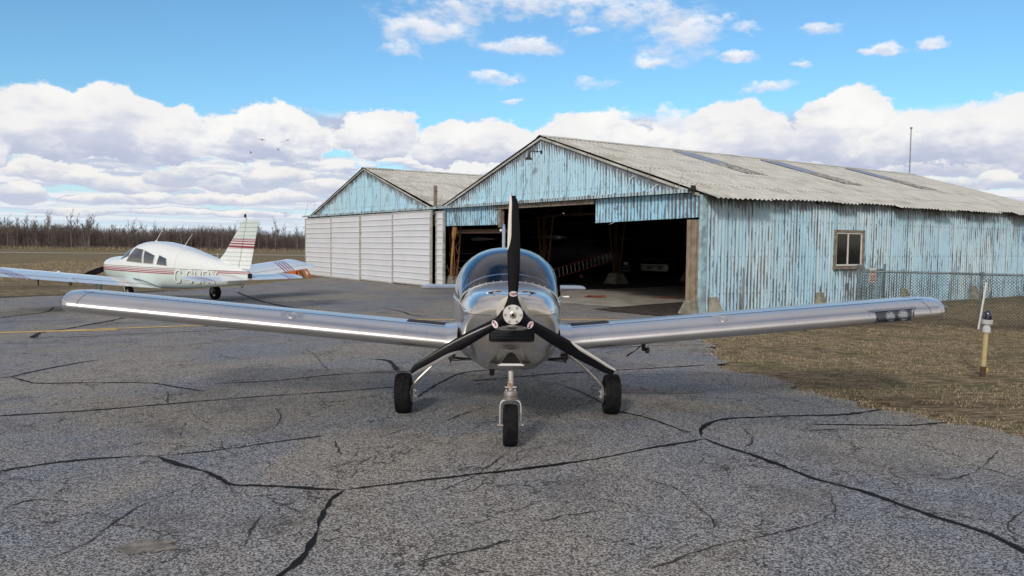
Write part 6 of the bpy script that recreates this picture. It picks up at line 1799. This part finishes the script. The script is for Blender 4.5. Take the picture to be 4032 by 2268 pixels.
# fin and rudder
fl = [(1.02, -2.95, -3.69), (1.16, -2.80, -3.735), (1.25, -2.90, -3.76), (1.32, -3.00, -3.78), (1.40, -3.10, -3.80), (1.55, -3.24, -3.845), (1.75, -3.45, -3.905), (1.97, -3.67, -3.97), (2.08, -3.78, -4.00), (2.13, -3.86, -4.015)]
def finring(z, ya, yb, t0, full, n=7):
    o = []
    for k in range(n + 1):
        q = k / n; w = t0 * math.sqrt(q) * (1 if full else (1 - q)) ; o.append((w, ya + (yb - ya) * q, z))
    for k in range(n, 0, -1):
        q = k / n; w = t0 * math.sqrt(q); o.append((-w, ya + (yb - ya) * q, z))
    return o
b_ = MB(); b_.loft([finring(z, ya, yb, .042 * (1 - .25 * (z - 1)), True) for z, ya, yb in fl]); fn_ = b_.build('tail_fin', M_FP, WA, smooth=True, angle=40)
b_ = MB(); b_.loft([[(w * (1 - .25 * (z - 1)), ya, z), (.004, yb, z), (-.004, yb, z), (-w * (1 - .25 * (z - 1)), ya, z)] for z, ya, yb, w in ((1.01, -3.715, -4.11, .040), (1.10, -3.74, -4.145, .040), (2.02, -4.00, -4.43, .040), (2.04, -4.005, -4.46, .040), (2.14, -4.03, -4.47, .036))]); b_.build('rudder', M_FP, WA, smooth=False)
b_ = MB(); b_.lathe([(.045, 2.10), (.042, 2.17), (.035, 2.20)], (0, -3.93, 0), n=14); bc_ = b_.build('beacon_base', M_WTRIM, WA, smooth=True)
b_ = MB(); b_.lathe([(.030, 2.20), (.030, 2.26), (.022, 2.29), (.006, 2.295)], (0, -3.93, 0), n=14); b_.build('beacon_lens', mat('dark_red_lens', (0.05, 0.008, 0.008), 0.15, spec=0.8), bc_, smooth=True)
b_ = MB(); b_.tube([(0, -4.40, 1.98), (0, -4.60, 1.975)], .003, 4).lathe([(.012, 1.97), (.012, 1.995)], (0, -4.44, 0), n=8); b_.build('static_wick', M_BLACK, WA)
b_ = MB(); b_.loft([[(a * .05, -3.62 + b * .05, z) for a, b in ((-1, -5), (1, -5), (1, 3), (-1, 3))] for z in (1.0, 1.03)]); b_.build('fin_fillet', M_WTRIM, WA)
# tail cone cap, tie-down, antennas
b_ = MB(); b_.bb(-.055, .055, -4.105, -4.09, .80, .90); b_.build('tail_cap', M_BLACK, WA)
b_ = MB(); b_.tube([(0, -3.70, .64), (0, -3.78, .56), (0, -3.84, .64)], .008, 5); b_.build('tail_ring', M_BLACK, WA)
for (y, z, dy_, dz_) in ((.16, 1.62, -.37, .34), (-1.24, 1.49, -.40, .33)):
    b_ = MB(); b_.loft([[(a * .03, y + b * .05, z - .01) for a, b in ((-1, -1), (1, -1), (1, 1), (-1, 1))], [(a * .008, y - .02 + b * .012, z + .035) for a, b in ((-1, -1), (1, -1), (1, 1), (-1, 1))]]).tube([(0, y - .02, z + .03), (0, y + dy_, z + dz_)], [.009, .005], 6); b_.build('whip_antenna', M_WTRIM, WA)
b_ = MB(); b_.tube([(0, -2.72, 1.2), (0, -2.76, 1.36)], .006, 5); b_.build('short_antenna', M_WTRIM, WA)
# propeller and spinner
b_ = MB(); b_.lathe([(.13, 2.58), (.125, 2.66), (.10, 2.76), (.05, 2.84), (.0, 2.87)], (0, 0, .92), 'Y', 20, cap=False); sp_ = b_.build('spinner', M_WTRIM, WA, smooth=True)
for s_ in (0, 1):
    rot = Matrix.Rotation(R(180 * s_ + 250), 3, 'Y'); b_ = MB(); rg = []
    for (r, w, p, t) in ((.08, .05, 50, .03), (.2, .07, 38, .02), (.4, .085, 26, .014), (.65, .08, 18, .009), (.85, .06, 14, .006), (.93, .03, 14, .004)):
        rg.append([tuple(rot @ Vector((x * math.cos(R(p)) - y_ * math.sin(R(p)), x * math.sin(R(p)) + y_ * math.cos(R(p)), r)) + Vector((0, 2.66, .92))) for x, y_ in ((-w, 0), (-w * .4, t), (w * .3, t), (w, 0), (w * .3, -t), (-w * .4, -t))])
    b_.loft(rg); b_.build('propeller_blade', M_PROP, WA, smooth=True)

# orange tow bar hooked on the white aircraft's nose wheel
tb = thing('tow_bar', 'orange tow bar hooked to the nose wheel of the white aircraft', 'tow bar', (-10.67, 21.62, gz(-10.67)), R(52))
b_ = MB(); b_.tube([(0, .0, .30), (-.02, .55, .05)], .020, 8); b_.build('bar', mat('orange_red_paint', (0.70, 0.14, 0.04), 0.5, var=0.1), tb, smooth=True)
b_ = MB(); b_.tube([(-.11, -.05, .20), (-.11, .02, .31), (0, .02, .33), (.11, .02, .31), (.11, -.05, .20)], .013, 6); b_.build('hook', M_BLACK, tb)
b_ = MB(); b_.tube([(-.12, .55, .10), (-.10, .57, .06), (.06, .57, .06), (.08, .55, .1)], .014, 6); b_.build('handle', M_BLACK, tb)
